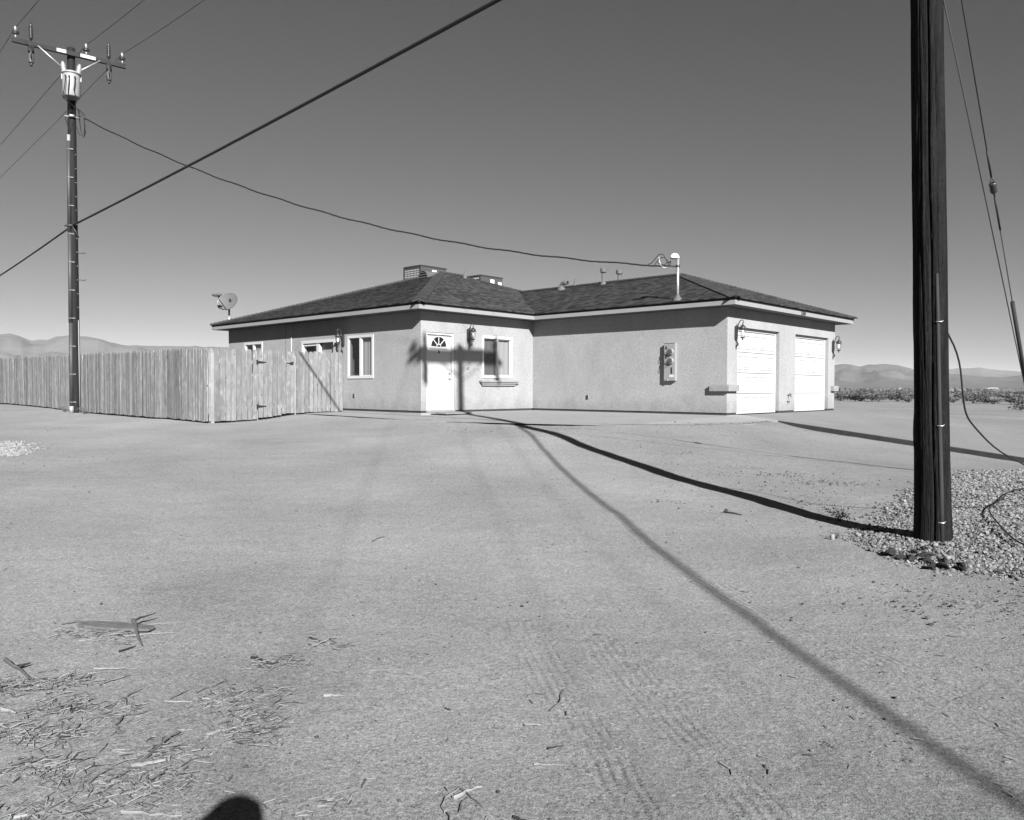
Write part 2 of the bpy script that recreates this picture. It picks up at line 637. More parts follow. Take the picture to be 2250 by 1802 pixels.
LP = Vector((-14.649, 26.2, -0.20))
RP = Vector((3.82, 7.05, -0.69))
APRON = [(-1.2, -6, -.05), (-1.22, -3.5, -.055), (-1.26, -2, -.075), (-1.5, 0, -.085), (-1.62, 1.7, -.095), (-1.5, 2.6, -.105), (-1.0, 3.3, -.115),
         (-.45, 3.95, -.12), (-.1, 4.9, -.12), (-.05, 6.3, -.12), (.5, 7.2, -.12), (1.0, 7.7, -.12), (2.2, 8.0, -.12), (3.6, 7.85, -.12), (4.7, 7.6, -.118),
         (5.19, 7.45, -.115)]
DRK = 0.115
ctrl = [(-1.26, 21.80, -.06), (0.08, 17.4, -.15), (1.11, 14.92, -.24), (1.39, 14.10, -.345), (1.76, 13.02, -.45), (2.03, 12.24, -.515), (2.44, 11.05, -.616),
        (2.96, 9.55, -.677), (3.28, 8.62, -.731), (3.57, 7.77, -.745), (3.82, 7.05, -.70), (3.2, 6.0, -.77), (4.5, 5.2, -.78),
        (0.9, 8, -.72), (1.33, 6.5, -.80), (1.6, 5, -.83), (0, 3, -.85), (-1.5, 3, -.84), (1.8, 3, -.85), (-2.5, 4.5, -.82), (-3.4, 5.2, -.80), (0, 0, -.86), (0, -10, -.95),
        (12, 0, -.9), (-12, 0, -.9), (-6, 8, -.68), (-4, 11, -.58), (-2, 12, -.50), (-8, 12.5, -.50), (-9.5, 15, -.38), (-6, 16, -.36), (-3, 16.5, -.26),
        (-7.8, 19.9, -.265), (-6.6, 21.1, -.21), (-5.5, 22.3, -.12), (-14.65, 26.2, -.20), (-13.5, 24.8, -.22), (-11, 22.5, -.25), (-20.6, 31.6, -.06), (-20, 27, -.10),
        (6.5, 10, -.66), (9, 9, -.82), (5.5, 8.0, -.70), (6.4, 12.6, -.58), (5.9, 15.0, -.46), (8.3, 13.2, -.74),
        (14, 27, -.15), (20, 30, -.6), (-10, 34, -.1), (0, 36, -.1), (10, 38, -.2), (30, 40, -.80), (40, 20, -1.0), (-35, 40, 0.0), (-30, 15, -.4)]
for b, a, z in APRON:
    q = H(b - .1, a + .1)
    ctrl.append((q.x, q.y, z - .014))
for s_ in (1.2, 2.2, 3.2, 4.2, 5.2, 6.5, 8, 10, 13, 16):
    q = H(5.02, LA + s_)
    ctrl.append((q.x, q.y, -DRK * s_ - .115))
    q = H(11.95, LA + s_)
    ctrl.append((q.x, q.y, -DRK * s_ - .045))
for an in range(0, 360, 20):
    for rr in (80, 140):
        ctrl.append((rr * math.sin(R(an)), rr * math.cos(R(an)), -.85))
ctrl = np.array(ctrl)


def kern(d):
    return np.sqrt(d * d + 0.5)


_D = np.linalg.norm(ctrl[:, None, :2] - ctrl[None, :, :2], axis=2)
_w = np.linalg.solve(kern(_D) - 0.04 * np.eye(len(ctrl)), ctrl[:, 2] + .85)


def Gv(x, y):
    x, y = np.asarray(x, float), np.asarray(y, float)
    d = np.sqrt((x[:, None] - ctrl[None, :, 0]) ** 2 + (y[:, None] - ctrl[None, :, 1]) ** 2)
    z = kern(d) @ _w - .85
    r = np.hypot(x, y)
    t = np.clip((r - 60) / 60, 0, 1)
    return z * (1 - t) - .85 * t


def G(x, y):
    return float(Gv([x], [y])[0])


def inside(px, py, poly):
    c = np.zeros(px.shape, bool)
    j = len(poly) - 1
    for i in range(len(poly)):
        xi, yi = poly[i]
        xj, yj = poly[j]
        c ^= ((yi > py) != (yj > py)) & (px < (xj - xi) * (py - yi) / (yj - yi + 1e-12) + xi)
        j = i
    return c


def hv(b, a):
    q = H(b, a)
    return (q.x, q.y)


def sand_mat():
    m = bpy.data.materials.new('desert_sand')
    m.use_nodes = True
    n, l = m.node_tree.nodes, m.node_tree.links
    p = n['Principled BSDF']
    p.inputs['Roughness'].default_value = 1.0
    p.inputs['Specular IOR Level'].default_value = 0.05
    p.inputs['Diffuse Roughness'].default_value = 0.6
    tc = n.new('ShaderNodeTexCoord')
    pos = tc.outputs['Object']

    def mth(op, a, b=None, clamp=False):
        q = n.new('ShaderNodeMath')
        q.operation = op
        q.use_clamp = clamp
        for i, z in enumerate((a, b)):
            if z is None:
                continue
            if hasattr(z, 'type'):
                l.new(z, q.inputs[i])
            else:
                q.inputs[i].default_value = z
        return q.outputs[0]

    def nz(scale, detail=3, rough=.6, st=None):
        v = pos
        if st:
            mp = n.new('ShaderNodeMapping')
            mp.inputs['Scale'].default_value = st[0]
            mp.inputs['Rotation'].default_value = (0, 0, st[1])
            l.new(pos, mp.inputs[0])
            v = mp.outputs[0]
        q = n.new('ShaderNodeTexNoise')
        q.inputs['Scale'].default_value = scale
        q.inputs['Detail'].default_value = detail
        q.inputs['Roughness'].default_value = rough
        l.new(v, q.inputs['Vector'])
        return q.outputs[0]

    def rng(a, i0, i1, o0, o1):
        q = n.new('ShaderNodeMapRange')
        for i, z in enumerate((i0, i1, o0, o1)):
            q.inputs[1 + i].default_value = z
        l.new(a, q.inputs[0])
        return q.outputs[0]
    grain = nz(170, 3, .7)
    grain2 = nz(52, 4, .7)
    grain3 = nz(17, 4, .75)
    patch = nz(0.55, 3, .5)
    wide = nz(0.13, 3, .5)
    streak = nz(1.4, 4, .6, ((1, 3.5, 1), R(-12)))
    c = mth('MULTIPLY', rng(grain, .3, .7, .40, 1.60), rng(grain2, .32, .68, .66, 1.34))
    c = mth('MULTIPLY', c, rng(grain3, .3, .7, .87, 1.13))
    c = mth('MULTIPLY', c, rng(patch, .3, .7, .88, 1.09))
    c = mth('MULTIPLY', c, rng(wide, .3, .7, .86, 1.12))
    c = mth('MULTIPLY', c, rng(streak, .3, .7, .94, 1.05))
    # coarse dark grains
    vo = n.new('ShaderNodeTexVoronoi')
    vo.inputs['Scale'].default_value = 34
    l.new(pos, vo.inputs['Vector'])
    sel = mth('MULTIPLY', mth('LESS_THAN', vo.outputs['Distance'], 0.19), mth('GREATER_THAN', rng(vo.outputs['Color'], 0, 1, 0, 1), 0.72))
    c = mth('MULTIPLY', c, mth('SUBTRACT', 1.0, mth('MULTIPLY', sel, 0.5)))
    c = mth('MULTIPLY', c, 0.134)
    l.new(c, p.inputs['Base Color'])
    # relief: grains, soft dimples and the tread lines of the tyre tracks
    sx = n.new('ShaderNodeSeparateXYZ')
    l.new(pos, sx.inputs[0])
    wob = mth('ADD', mth('MULTIPLY', mth('SUBTRACT', nz(0.7, 2), .5), 0.16), mth('MULTIPLY', mth('SUBTRACT', nz(9, 3), .5), 0.018))
    tr = None
    for (x0, y0, x1, y1, hw, n_l) in ((0.03, 4.95, 0.50, 2.3, .12, 5), (0.50, 4.85, 0.95, 2.2, .12, 5), (1.35, 6.3, 2.35, 3.0, .13, 6), (0.55, 12.5, 1.30, 6.6, .10, 4)):
        L_ = math.hypot(x1 - x0, y1 - y0)
        tx, ty = (x1 - x0) / L_, (y1 - y0) / L_
        dx, dy = mth('SUBTRACT', sx.outputs[0], x0), mth('SUBTRACT', sx.outputs[1], y0)
        al = mth('ADD', mth('MULTIPLY', dx, tx), mth('MULTIPLY', dy, ty))
        pe = mth('ADD', mth('SUBTRACT', mth('MULTIPLY', dx, ty), mth('MULTIPLY', dy, tx)), wob)
        inb = mth('MULTIPLY', mth('LESS_THAN', mth('ABSOLUTE', pe), hw), mth('LESS_THAN', mth('ABSOLUTE', mth('SUBTRACT', al, L_ / 2)), L_ / 2))
        sn = mth('SINE', mth('MULTIPLY', pe, 2 * math.pi * n_l / (2 * hw)))
        h = mth('MULTIPLY', inb, mth('SUBTRACT', mth('MULTIPLY', sn, .5), .35))
        tr = h if tr is None else mth('ADD', tr, h)
    tr = mth('MULTIPLY', tr, rng(nz(3.4, 5, .75), .42, .60, 0.0, 1.0))
    hgt = mth('ADD', mth('MULTIPLY', grain, .55), mth('MULTIPLY', grain2, 1.0))
    hgt = mth('ADD', hgt, mth('MULTIPLY', grain3, 1.5))
    hgt = mth('ADD', hgt, mth('MULTIPLY', nz(6, 4, .65), 2.5))
    hgt = mth('ADD', hgt, mth('MULTIPLY', tr, 1.4))
    bp = n.new('ShaderNodeBump')
    bp.inputs['Strength'].default_value = 0.8
    bp.inputs['Distance'].default_value = 0.009
    l.new(hgt, bp.inputs['Height'])
    l.new(bp.outputs[0], p.inputs['Normal'])
    return m


M['sand'] = sand_mat()


def build_ground():
    rs = [0.4]
    while rs[-1] < 9000:
        r = rs[-1]
        rs.append(r * (1.013 if r < 30 else 1.03))
    rs = np.array(rs)
    th = np.concatenate([np.arange(-180, -42, 4), np.arange(-42, 42, .3), np.arange(42, 180, 4)])
    th = np.radians(th)
    nr, nt = len(rs), len(th)
    X = (rs[:, None] * np.sin(th)[None, :]).ravel()
    Y = (rs[:, None] * np.cos(th)[None, :]).ravel()
    Z = np.concatenate([Gv(X[i:i + 20000], Y[i:i + 20000]) for i in range(0, len(X), 20000)])
    near = np.hypot(X, Y) < 45
    for i in np.nonzero(near)[0]:
        v = Vector((X[i], Y[i], 0))
        d = min(1, math.hypot(X[i], Y[i]) / 3)
        Z[i] += 0.014 * noise.noise(v * 0.9) + 0.008 * noise.noise(v * 2.7 + Vector((7, 1, 0)))
        if X[i] ** 2 + Y[i] ** 2 < 300:
            Z[i] += 0.0035 * noise.noise(v * 9.0)
    hs = inside(X, Y, [hv(.3, .0 - .3), hv(4.7, -.3), hv(4.7, 6.2), hv(BE - .3, 6.2), hv(BE - .3, -LA4 + .3), hv(.3, -LA4 + .3)])
    ap = [(b + .35, a - .25) for b, a, z in APRON] + [(4.8, 6.0), (4.8, -.3), (.2, -.3), (.2, -6)]
    hs |= inside(X, Y, [hv(b, a) for b, a in ap])
    hs |= inside(X, Y, [hv(5.40, 6.0), hv(11.45, 6.0), hv(11.45, 21), hv(5.40, 21)])
    Z[hs] -= 0.28
    co = np.stack([X, Y, Z], 1)
    c = len(co)
    co = np.vstack([co, [0, 0, G(0, 0)]])
    faces = []
    for i in range(nr - 1):
        a = i * nt
        for k in range(nt):
            k2 = (k + 1) % nt
            faces.append((a + k2, a + k, a + nt + k, a + nt + k2))
    for k in range(nt):
        faces.append((c, k, (k + 1) % nt))
    me = bpy.data.meshes.new('ground')
    me.from_pydata(co.tolist(), [], faces)
    me.polygons.foreach_set('use_smooth', [True] * len(faces))
    me.materials.append(M['sand'])
    link('ground', me, (0, 0, 0), kind='structure')


build_ground()

# hills
def hill_mat(name, val):
    return mat(name, val, 1.0, 0.22, 0.004, (1, 1, 2.5), 0.0, detail=9, spec=0.0, fine=0.06, fscale=0.05)


def build_hills(name, prof, r0, rc, r1, val, amp):
    """prof: list of (azimuth in degrees, elevation tangent seen from the yard)"""
    az = np.array([p[0] for p in prof], float)
    el = np.array([p[1] for p in prof], float)
    ta = np.arange(az[0], az[-1] + .01, 0.11)
    te = np.interp(ta, az, el)
    kx = np.array([.25, .5, .25])
    te = np.convolve(np.pad(te, 1, 'edge'), kx, 'valid')
    rr = np.concatenate([np.linspace(r0, rc, 26), np.linspace(rc, r1, 12)[1:]])
    vs = []
    for r in rr:
        t = (r - r0) / (rc - r0) if r <= rc else 1 - (r - rc) / (r1 - rc)
        t = max(0, t)
        s = t * t * (3 - 2 * t) * .55 + t * .45
        for a, e in zip(ta, te):
            x, y = r * math.sin(R(a)), r * math.cos(R(a))
            hgt = e * rc * s
            nn = noise.fractal(Vector((x * amp, y * amp, 0)), .75, 2.1, 6) * .5
            rid = abs(noise.noise(Vector((x * amp * 2.3, y * amp * 2.3, 3))))
            k = 4 * t * (1 - t) if r <= rc else 0
            hgt *= 1 + k * (.7 * nn - .85 * rid)
            if r < rc:
                hgt = min(hgt, e * r * (.97 if t > .6 else .9))
            if r == rc:
                hgt *= 1 + .025 * noise.noise(Vector((a * 1.7, 0, 0)))
            vs.append((x, y, hgt - 2.5))
    nt = len(ta)
    fs = [(i * nt + k, i * nt + k + 1, (i + 1) * nt + k + 1, (i + 1) * nt + k) for i in range(len(rr) - 1) for k in range(nt - 1)]
    me = bpy.data.meshes.new(name)
    me.from_pydata(vs, [], fs)
    me.polygons.foreach_set('use_smooth', [True] * len(fs))
    me.materials.append(hill_mat(name + '_soil', val))
    link(name, me, (0, 0, 0), kind='structure')


def azt(u):
    return math.degrees(math.atan((u - 1125) / 1716))


def tz(u, v):
    return (854.3 + .0026 * (u - 1125) - v) / 1716 * math.cos(math.atan((u - 1125) / 1716))


lp = [(-300, 735), (-150, 728), (0, 730), (22, 731), (45, 734.5), (69, 745.6), (89, 743), (109, 743), (125, 738), (145, 734), (174, 735.6), (196, 737), (223, 742),
      (263, 754.5), (290, 756), (334, 757), (400, 758), (467, 759), (560, 764), (700, 775), (900, 800), (1100, 845)]
build_hills('hills', [(azt(u), tz(u, v)) for u, v in lp], 700, 1900, 2600, 0.125, 0.0045)
rp_ = [(1000, 840), (1300, 812), (1600, 806), (1780, 803), (1834, 801.4), (1851, 798), (1869, 800), (1890, 804), (1908, 800), (1931, 798.5), (1955, 799.5), (1972, 801), (1992, 806),
       (2009, 810), (2093, 820), (2161, 826), (2210, 827), (2249, 822), (2320, 812), (2450, 815)]
build_hills('hills_right', [(azt(u), tz(u, v)) for u, v in rp_], 2200, 3900, 4800, 0.075, 0.0030)
fp = [(1400, 835), (1700, 815), (1950, 812), (2050, 812), (2122, 808), (2151, 807), (2180, 811), (2249, 816), (2330, 812), (2450, 818)]
build_hills('hills_far', [(azt(u), tz(u, v)) for u, v in fp], 5200, 6800, 7600, 0.075, 0.0018)

# ------------------------------------------------------------------ concrete walk and driveway
def slab(name, pts, m, depth=.3):
    """pts: (b, a, z) outline; a slab with that top"""
    bm = bmesh.new()
    top = [bm.verts.new(H(b, a, z)) for b, a, z in pts]
    low = [bm.verts.new(H(b, a, z - depth)) for b, a, z in pts]
    f = bm.faces.new(top)
    for i in range(len(pts)):
        j = (i + 1) % len(pts)
        bm.faces.new((top[i], low[i], low[j], top[j]))
    bmesh.ops.triangulate(bm, faces=[f], ngon_method='EAR_CLIP')
    bmesh.ops.recalc_face_normals(bm, faces=bm.faces)
    me = bpy.data.meshes.new(name)
    bm.to_mesh(me)
    bm.free()
    me.materials.append(m)
    return link(name, me, (0, 0, 0), kind='structure')


slab('walkway', APRON + [(5.19, 6.475, -.002), (4.42, 6.475, -.004), (4.42, .02, -.004), (-.02, .02, -.004), (-.02, -6, -.004)], M['concrete'])
slab('driveway', [(5.21, LA + .02, -.003), (5.21, LA + 1.0, -DRK), (5.22, LA + 16, -DRK * 16), (11.75, LA + 16, -DRK * 16), (11.6, LA + .02, -.003)], M['drive'])
mb = MB()  # thin dark strip along the left edge of the driveway
fe = lambda b, s, z: H(b, LA + s, -DRK * s + z)
mb.hexa([fe(5.16, .95, -.3), fe(5.205, .95, -.3), fe(5.205, 16, -.3), fe(5.16, 16, -.3), fe(5.16, .95, -.012), fe(5.205, .95, -.012), fe(5.205, 16, -.012), fe(5.16, 16, -.012)])
mb.build('driveway_edge_strip', M['darkedge'], kind='structure')

# ------------------------------------------------------------------ house
HOUSE = thing('house', H(0, 0), 'single storey stucco house with hipped shingle roof and two white garage doors', 'house')
FD = frame(P0, Bv, Av)                          # door wall: x = b, y = outward
FL = frame(P0, Av, -Bv)                         # fence-side wall: x = a (negative here)
FM = frame(H(LB1, 0), Av, -Bv)                  # meter wall: x = a
FG = frame(H(0, LA), Bv, Av)                    # garage wall: x = b
FR = frame(H(BE, 0), Av, Bv)                    # right side wall
FB = frame(H(0, -LA4), Bv, -Av)                 # back wall
ZT = 2.695


def wall(fr, x0, x1, z0, z1, holes, depth=.16):
    """stucco panel with openings: outer face, jambs and inner face"""
    mb = MB()
    xs = sorted(set([x0, x1] + [h[0] for h in holes] + [h[1] for h in holes]))
    zs = sorted(set([z0, z1] + [h[2] for h in holes] + [h[3] for h in holes]))
    for i in range(len(xs) - 1):
        for j in range(len(zs) - 1):
            cx, cz = (xs[i] + xs[i + 1]) / 2, (zs[j] + zs[j + 1]) / 2
            if any(h[0] < cx < h[1] and h[2] < cz < h[3] for h in holes):
                continue
            for y in (0, -depth):
                mb.quad([fr(xs[i], y, zs[j]), fr(xs[i + 1], y, zs[j]), fr(xs[i + 1], y, zs[j + 1]), fr(xs[i], y, zs[j + 1])])
    for a, b, c, d in holes:
        for q in (((a, c), (b, c)), ((b, c), (b, d)), ((b, d), (a, d)), ((a, d), (a, c))):
            (p, r_), (s, t) = q
            if r_ == t == z0:
                continue
            mb.quad([fr(p, 0, r_), fr(s, 0, t), fr(s, -depth, t), fr(p, -depth, r_)])
    return mb.build('wall', M['stucco'], HOUSE, fix=False)


ZB = 0.055
W1 = (2.27, 3.49, .97, 2.14)
WL = (-3.27, -2.06, .95, 2.155)
WS = (-9.34, -8.15, 1.05, 2.18)
SL = (-5.72, -3.93, ZB, 2.10)
DOOR = (.19, 1.20, ZB, 2.15)
G1 = (LB1 + .53, LB1 + 2.978, ZB, 2.23)
G2 = (LB1 + 4.026, LB1 + 6.46, ZB, 2.23)
wall(FD, 0, LB1, ZB, ZT, [DOOR, W1])
wall(FL, -LA4, 0, ZB, ZT, [WL, WS, SL])
wall(FM, 0, LA, ZB, ZT, [])
wall(FG, LB1, BE, ZB, ZT, [G1, G2])
wall(FR, -LA4, LA, ZB, ZT, [])
wall(FB, 0, BE, ZB, ZT, [])
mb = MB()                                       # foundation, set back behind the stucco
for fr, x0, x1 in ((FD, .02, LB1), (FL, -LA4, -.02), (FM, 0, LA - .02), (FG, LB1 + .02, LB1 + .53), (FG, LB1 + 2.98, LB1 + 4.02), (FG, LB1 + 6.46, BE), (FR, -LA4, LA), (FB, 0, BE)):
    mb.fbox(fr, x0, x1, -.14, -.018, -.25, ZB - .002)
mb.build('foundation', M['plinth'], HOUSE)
mb = MB()                                       # rooms behind the windows: floor and back partitions
mb.quad([H(.1, -.2, .03), H(LB1 + .1, -.2, .03), H(LB1 + .1, -10, .03), H(.1, -10, .03)])
mb.quad([H(3.2, -.3, .03), H(3.2, -10, .03), H(3.2, -10, 2.6), H(3.2, -.3, 2.6)])
mb.quad([H(.2, -3.7, .03), H(4, -3.7, .03), H(4, -3.7, 2.6), H(.2, -3.7, 2.6)])
mb.build('partition', M['inside'], HOUSE, fix=False)

# roof
OO, ZE = .445, 2.862
AP1, AP1b, AP2, AP2b = H(6.34, -6.34, 5.0), H(7.4, -6.34, 5.0), H(7.926, 3.03, 4.185), H(7.926, -4.1, 4.185)
f0, f4 = H(-OO, OO, ZE), H(-OO, -LA4 - OO, ZE)
e0, e4 = H(BE + OO, OO, ZE), H(BE + OO, -LA4 - OO, ZE)
f1, f2, f3 = H(LB1 - OO, -4.1, ZE), H(LB1 - OO, LA + OO, ZE), H(BE + OO, LA + OO, ZE)
f3b = H(BE + OO, -4.1, ZE)
faces_roof = [[f0, e0, AP1b, AP1], [f4, f0, AP1], [e4, f4, AP1, AP1b], [e0, e4, AP1b], [f1, f2, AP2, AP2b], [f2, f3, AP2], [f3, f3b, AP2b, AP2]]


def clip(poly, n, d, keep_above):
    out = []
    for i in range(len(poly)):
        p, q = poly[i], poly[(i + 1) % len(poly)]
        a, b = p.dot(n) - d, q.dot(n) - d
        if not keep_above:
            a, b = -a, -b
        if a >= 0:
            out.append(p)
        if a * b < 0:
            out.append(p + (q - p) * (a / (a - b)))
    return out


ROOF = link('roof', None, H(4, -3, ZE), HOUSE)


def shingle_face(poly, idx):
    """courses of shingles lapped one over the next, thick at the butt"""
    ed = (poly[1] - poly[0]).normalized()
    nrm = ed.cross(poly[2] - poly[0]).normalized()
    if nrm.z < 0:
        nrm = -nrm
    up = nrm.cross(ed).normalized()
    if up.z < 0:
        up = -up
    d0 = poly[0].dot(up)
    top = max(p.dot(up) for p in poly) - d0
    E = .145
    vs, fs, uvs = [], [], []
    k = 0
    while k * E < top:
        s = clip(clip(poly, up, d0 + k * E, True), up, d0 + min((k + 1) * E + .02, top), False)
        if len(s) > 2:
            b = len(vs)
            lift = lambda p: p + nrm * (.014 * (1 - ((p.dot(up) - d0) - k * E) / E) + .012)
            for p in s:
                vs.append(tuple(lift(p)))
                uvs.append(((p - poly[0]).dot(ed) + idx * 31, k + min(.98, max(.02, ((p.dot(up) - d0) - k * E) / E))))
            fs.append(tuple(range(b, b + len(s))))
            lowp = [p for p in s if abs(p.dot(up) - d0 - k * E) < 1e-4]
            if len(lowp) >= 2:                                   # the butt edge
                lowp.sort(key=lambda p: p.dot(ed))
                b = len(vs)
                for p, h in ((lowp[0], 0), (lowp[-1], 0), (lowp[-1], 1), (lowp[0], 1)):
                    vs.append(tuple(lift(p) if h else p + nrm * -.004))
                    uvs.append(((p - poly[0]).dot(ed) + idx * 31, k + .1))
                fs.append((b, b + 1, b + 2, b + 3))
        k += 1
    me = bpy.data.meshes.new('shingles')
    at = H(4, -3, ZE)
    me.from_pydata([tuple(Vector(v) - at) for v in vs], [], fs)
    ul = me.uv_layers.new(name='UVMap')
    for lp_ in me.loops:
        ul.data[lp_.index].uv = uvs[lp_.vertex_index]
    me.materials.append(M['shingle'])
    link('shingles', me, at, ROOF, kind='stuff')


for i, pf in enumerate(faces_roof):
    shingle_face(pf, i)
mb = MB()                                       # roof deck: closes the attic
for pf in faces_roof:
    mb.quad([p - Vector((0, 0, .012)) for p in pf])
mb.build('roof_deck', M['drip'], ROOF, fix=False)


def cap_mesh():
    mb = MB()                                   # one bent shingle over a hip: local x along the hip
    for s in (-1, 1):
        mb.hexa([V(0, 0, .010), V(.24, 0, .0), V(.24, s * .17, -.052), V(0, s * .17, -.042), V(0, 0, .046), V(.24, 0, .010), V(.24, s * .172, -.042), V(0, s * .172, -.006)])
    me = mb.mesh('ridge_cap', (0, 0, 0))
    me.materials.append(M['cap'])
    return me


CAPME = cap_mesh()


def caps(p, q, single):
    d = (q - p)
    L_ = d.length
    t = d.normalized()
    y = Vector((0, 0, 1)).cross(t).normalized()
    z = t.cross(y)
    rot = Matrix((t, y, z)).transposed().to_quaternion()
    n_ = int(L_ / .145)
    bm = bmesh.new()
    for k in range(n_):
        at = p + t * (k * .145) + z * .030
        rq = rot @ Vector((0, 0, 0)).to_track_quat('X', 'Z') if False else rot
        if single:
            o = link('ridge_cap', CAPME, at, ROOF)
            o.rotation_mode = 'QUATERNION'
            o.rotation_quaternion = rq
        else:
            b2 = bmesh.new()
            b2.from_mesh(CAPME)
            b2.transform(Matrix.Translation(at - H(4, -3, ZE)) @ rq.to_matrix().to_4x4())
            t_ = bpy.data.meshes.new('tmp')
            b2.to_mesh(t_)
            b2.free()
            bm.from_mesh(t_)
            bpy.data.meshes.remove(t_)
    if not single:
        me = bpy.data.meshes.new('ridge_caps')
        bm.to_mesh(me)
        me.materials.append(M['cap'])
        link('ridge_caps', me, H(4, -3, ZE), ROOF, kind='stuff')
    bm.free()


caps(f0, AP1, True)
caps(f2, AP2, True)
caps(f3, AP2, True)
caps(f4, AP1, False)
caps(AP1b, AP1, False)
caps(H(7.926, -3.6, 4.185), AP2, False)

# fascia, drip edge and soffit
OF = .416
loop = [(-OF, -LA4 - OF), (-OF, OF), (LB1 - OF, OF), (LB1 - OF, LA + OF), (BE + OF, LA + OF), (BE + OF, -LA4 - OF)]


def strip(p, q, out, y0, y1, z0, z1):
    """board along an eave; its ends are mitred"""
    (b0, a0), (b1, a1) = p, q
    return (b0, a0, b1, a1, out, y0, y1, z0, z1)


def offs(loop, d):
    """the eave line moved outwards by d"""
    n = len(loop)
    res = []
    for i in range(n):
        p, c, q = loop[i - 1], loop[i], loop[(i + 1) % n]
        d1 = (c[0] - p[0], c[1] - p[1])
        d2 = (q[0] - c[0], q[1] - c[1])
        n1 = Vector((-d1[1], d1[0])).normalized()
        n2 = Vector((-d2[1], d2[0])).normalized()
        res.append((c[0] + (n1.x + n2.x) * d, c[1] + (n1.y + n2.y) * d))
    return res


sg = 1 if True else -1
for (nm, y0, y1, z0, z1, m) in (('fascia', -.035, 0, 2.698, 2.801, 'fascia'), ('drip_edge', -.03, -.004, 2.803, 2.862, 'drip')):
    li, lo_ = offs(loop, y0), offs(loop, y1)
    for i in range(len(loop)):
        j = (i + 1) % len(loop)
        mb = MB()
        mb.hexa([H(*li[i], z0), H(*li[j], z0), H(*lo_[j], z0), H(*lo_[i], z0), H(*li[i], z1), H(*li[j], z1), H(*lo_[j], z1), H(*lo_[i], z1)])
        mb.build(nm, M[m], HOUSE)
mb = MB()
inn = [(-0.0, -LA4), (0, 0), (LB1, 0), (LB1, LA), (BE, LA), (BE, -LA4)]
so_ = offs(loop, -.036)
for i in range(6):
    j = (i + 1) % 6
    mb.quad([H(*inn[i], 2.702), H(*inn[j], 2.702), H(*so_[j], 2.702), H(*so_[i], 2.702)])
mb.build('soffit', M['soffit'], HOUSE, fix=False)


# windows
def window(fr, hole, label=None, right_dark=False, screen=True, slats=True, open_left=False):
    x0, x1, z0, z1 = hole
    w = .055
    xm = (x0 + x1) / 2
    mb = MB()
    for a, b, c, d in ((x0 - .02, x1 + .02, z1 - w, z1 + .02), (x0 - .02, x1 + .02, z0 - .02, z0 + w), (x0 - .02, x0 + w, z0 + w, z1 - w), (x1 - w, x1 + .02, z0 + w, z1 - w)):
        mb.fbox(fr, a, b, -.07, .022, c, d)
    mb.fbox(fr, xm - .038, xm + .038, -.06, .012, z0 + w, z1 - w)
    win = mb.build('window', M['vinyl'], HOUSE, label=label)
    mb = MB()
    for a, b in ((x0 + w, xm - .038), (xm + .038, x1 - w)):
        for p in ((a, a + .02, z0 + w, z1 - w), (b - .02, b, z0 + w, z1 - w), (a + .02, b - .02, z0 + w, z0 + w + .025), (a + .02, b - .02, z1 - w - .025, z1 - w)):
            mb.fbox(fr, p[0], p[1], -.05, -.015, p[2], p[3])
    mb.build('sash', M['vinyl'], win)
    for a, b in ((x0 + w + .02, xm - .058), (xm + .058, x1 - w - .02)):
        mb = MB()
        mb.quad([fr(a, -.035, z0 + w + .02), fr(b, -.035, z0 + w + .02), fr(b, -.035, z1 - w - .02), fr(a, -.035, z1 - w - .02)])
        mb.build('pane', M['glass'], win, fix=False)
    if screen:
        mb = MB()
        mb.quad([fr(x0 + w, -.012, z0 + w), fr(xm - .038, -.012, z0 + w), fr(xm - .038, -.012, z1 - w), fr(x0 + w, -.012, z1 - w)])
        mb.build('insect_screen', M['screen'], win, fix=False)
    mb = MB()
    xb = x0 if not open_left else xm - .1
    nfold = int((x1 - xb) / .09)
    for k in range(nfold):
        a = xb + (x1 - xb) * k / nfold
        b = xb + (x1 - xb) * (k + 1) / nfold
        mb.quad([fr(a, -.082 - .012 * (k % 2), z0), fr(b, -.082 - .012 * ((k + 1) % 2), z0), fr(b, -.082 - .012 * ((k + 1) % 2), z1), fr(a, -.082 - .012 * (k % 2), z1)])
    mb.build('blind', M['blind'], win, fix=False)
    return win


window(FD, W1, 'sliding window over the moulded sill beside the front door')
window(FL, WL, 'sliding window between fence and house corner, dark left half', open_left=True)
window(FL, WS, 'small sliding window seen over the fence top', screen=False, open_left=True)
# moulded sill under the front window
mb = MB()
for k, (z0, z1, d, x0, x1) in enumerate(((.835, .885, .13, 2.135, 3.72), (.79, .833, .095, 2.18, 3.67), (.735, .788, .06, 2.226, 3.61))):
    mb.fbox(FD, x0, x1, .001, d, z0, z1)
mb.build('window_sill', M['fascia'], HOUSE)

# patio door behind the fence
x0, x1, z0, z1 = SL
mb = MB()
for a, b, c, d in ((x0 - .03, x1 + .03, z1 - .07, z1 + .02), (x0 - .03, x0 + .06, z0, z1 - .07), (x1 - .06, x1 + .03, z0, z1 - .07)):
    mb.fbox(FL, a, b, -.12, .025, c, d)
xm = (x0 + x1) / 2
mb.fbox(FL, xm - .09, xm + .05, -.10, .005, z0, z1 - .07)
mb.fbox(FL, x0 + .06, xm - .09, -.09, -.01, z1 - .15, z1 - .07)
PD = mb.build('patio_door', M['vinyl'], HOUSE, label='white sliding patio door showing above the gate')
for a, b, y in ((x0 + .06, xm - .09, -.05), (xm + .05, x1 - .06, -.08)):
    mb = MB()
    mb.quad([FL(a, y, z0), FL(b, y, z0), FL(b, y, z1 - .1), FL(a, y, z1 - .1)])
    mb.build('pane', M['glass'], PD, fix=False)
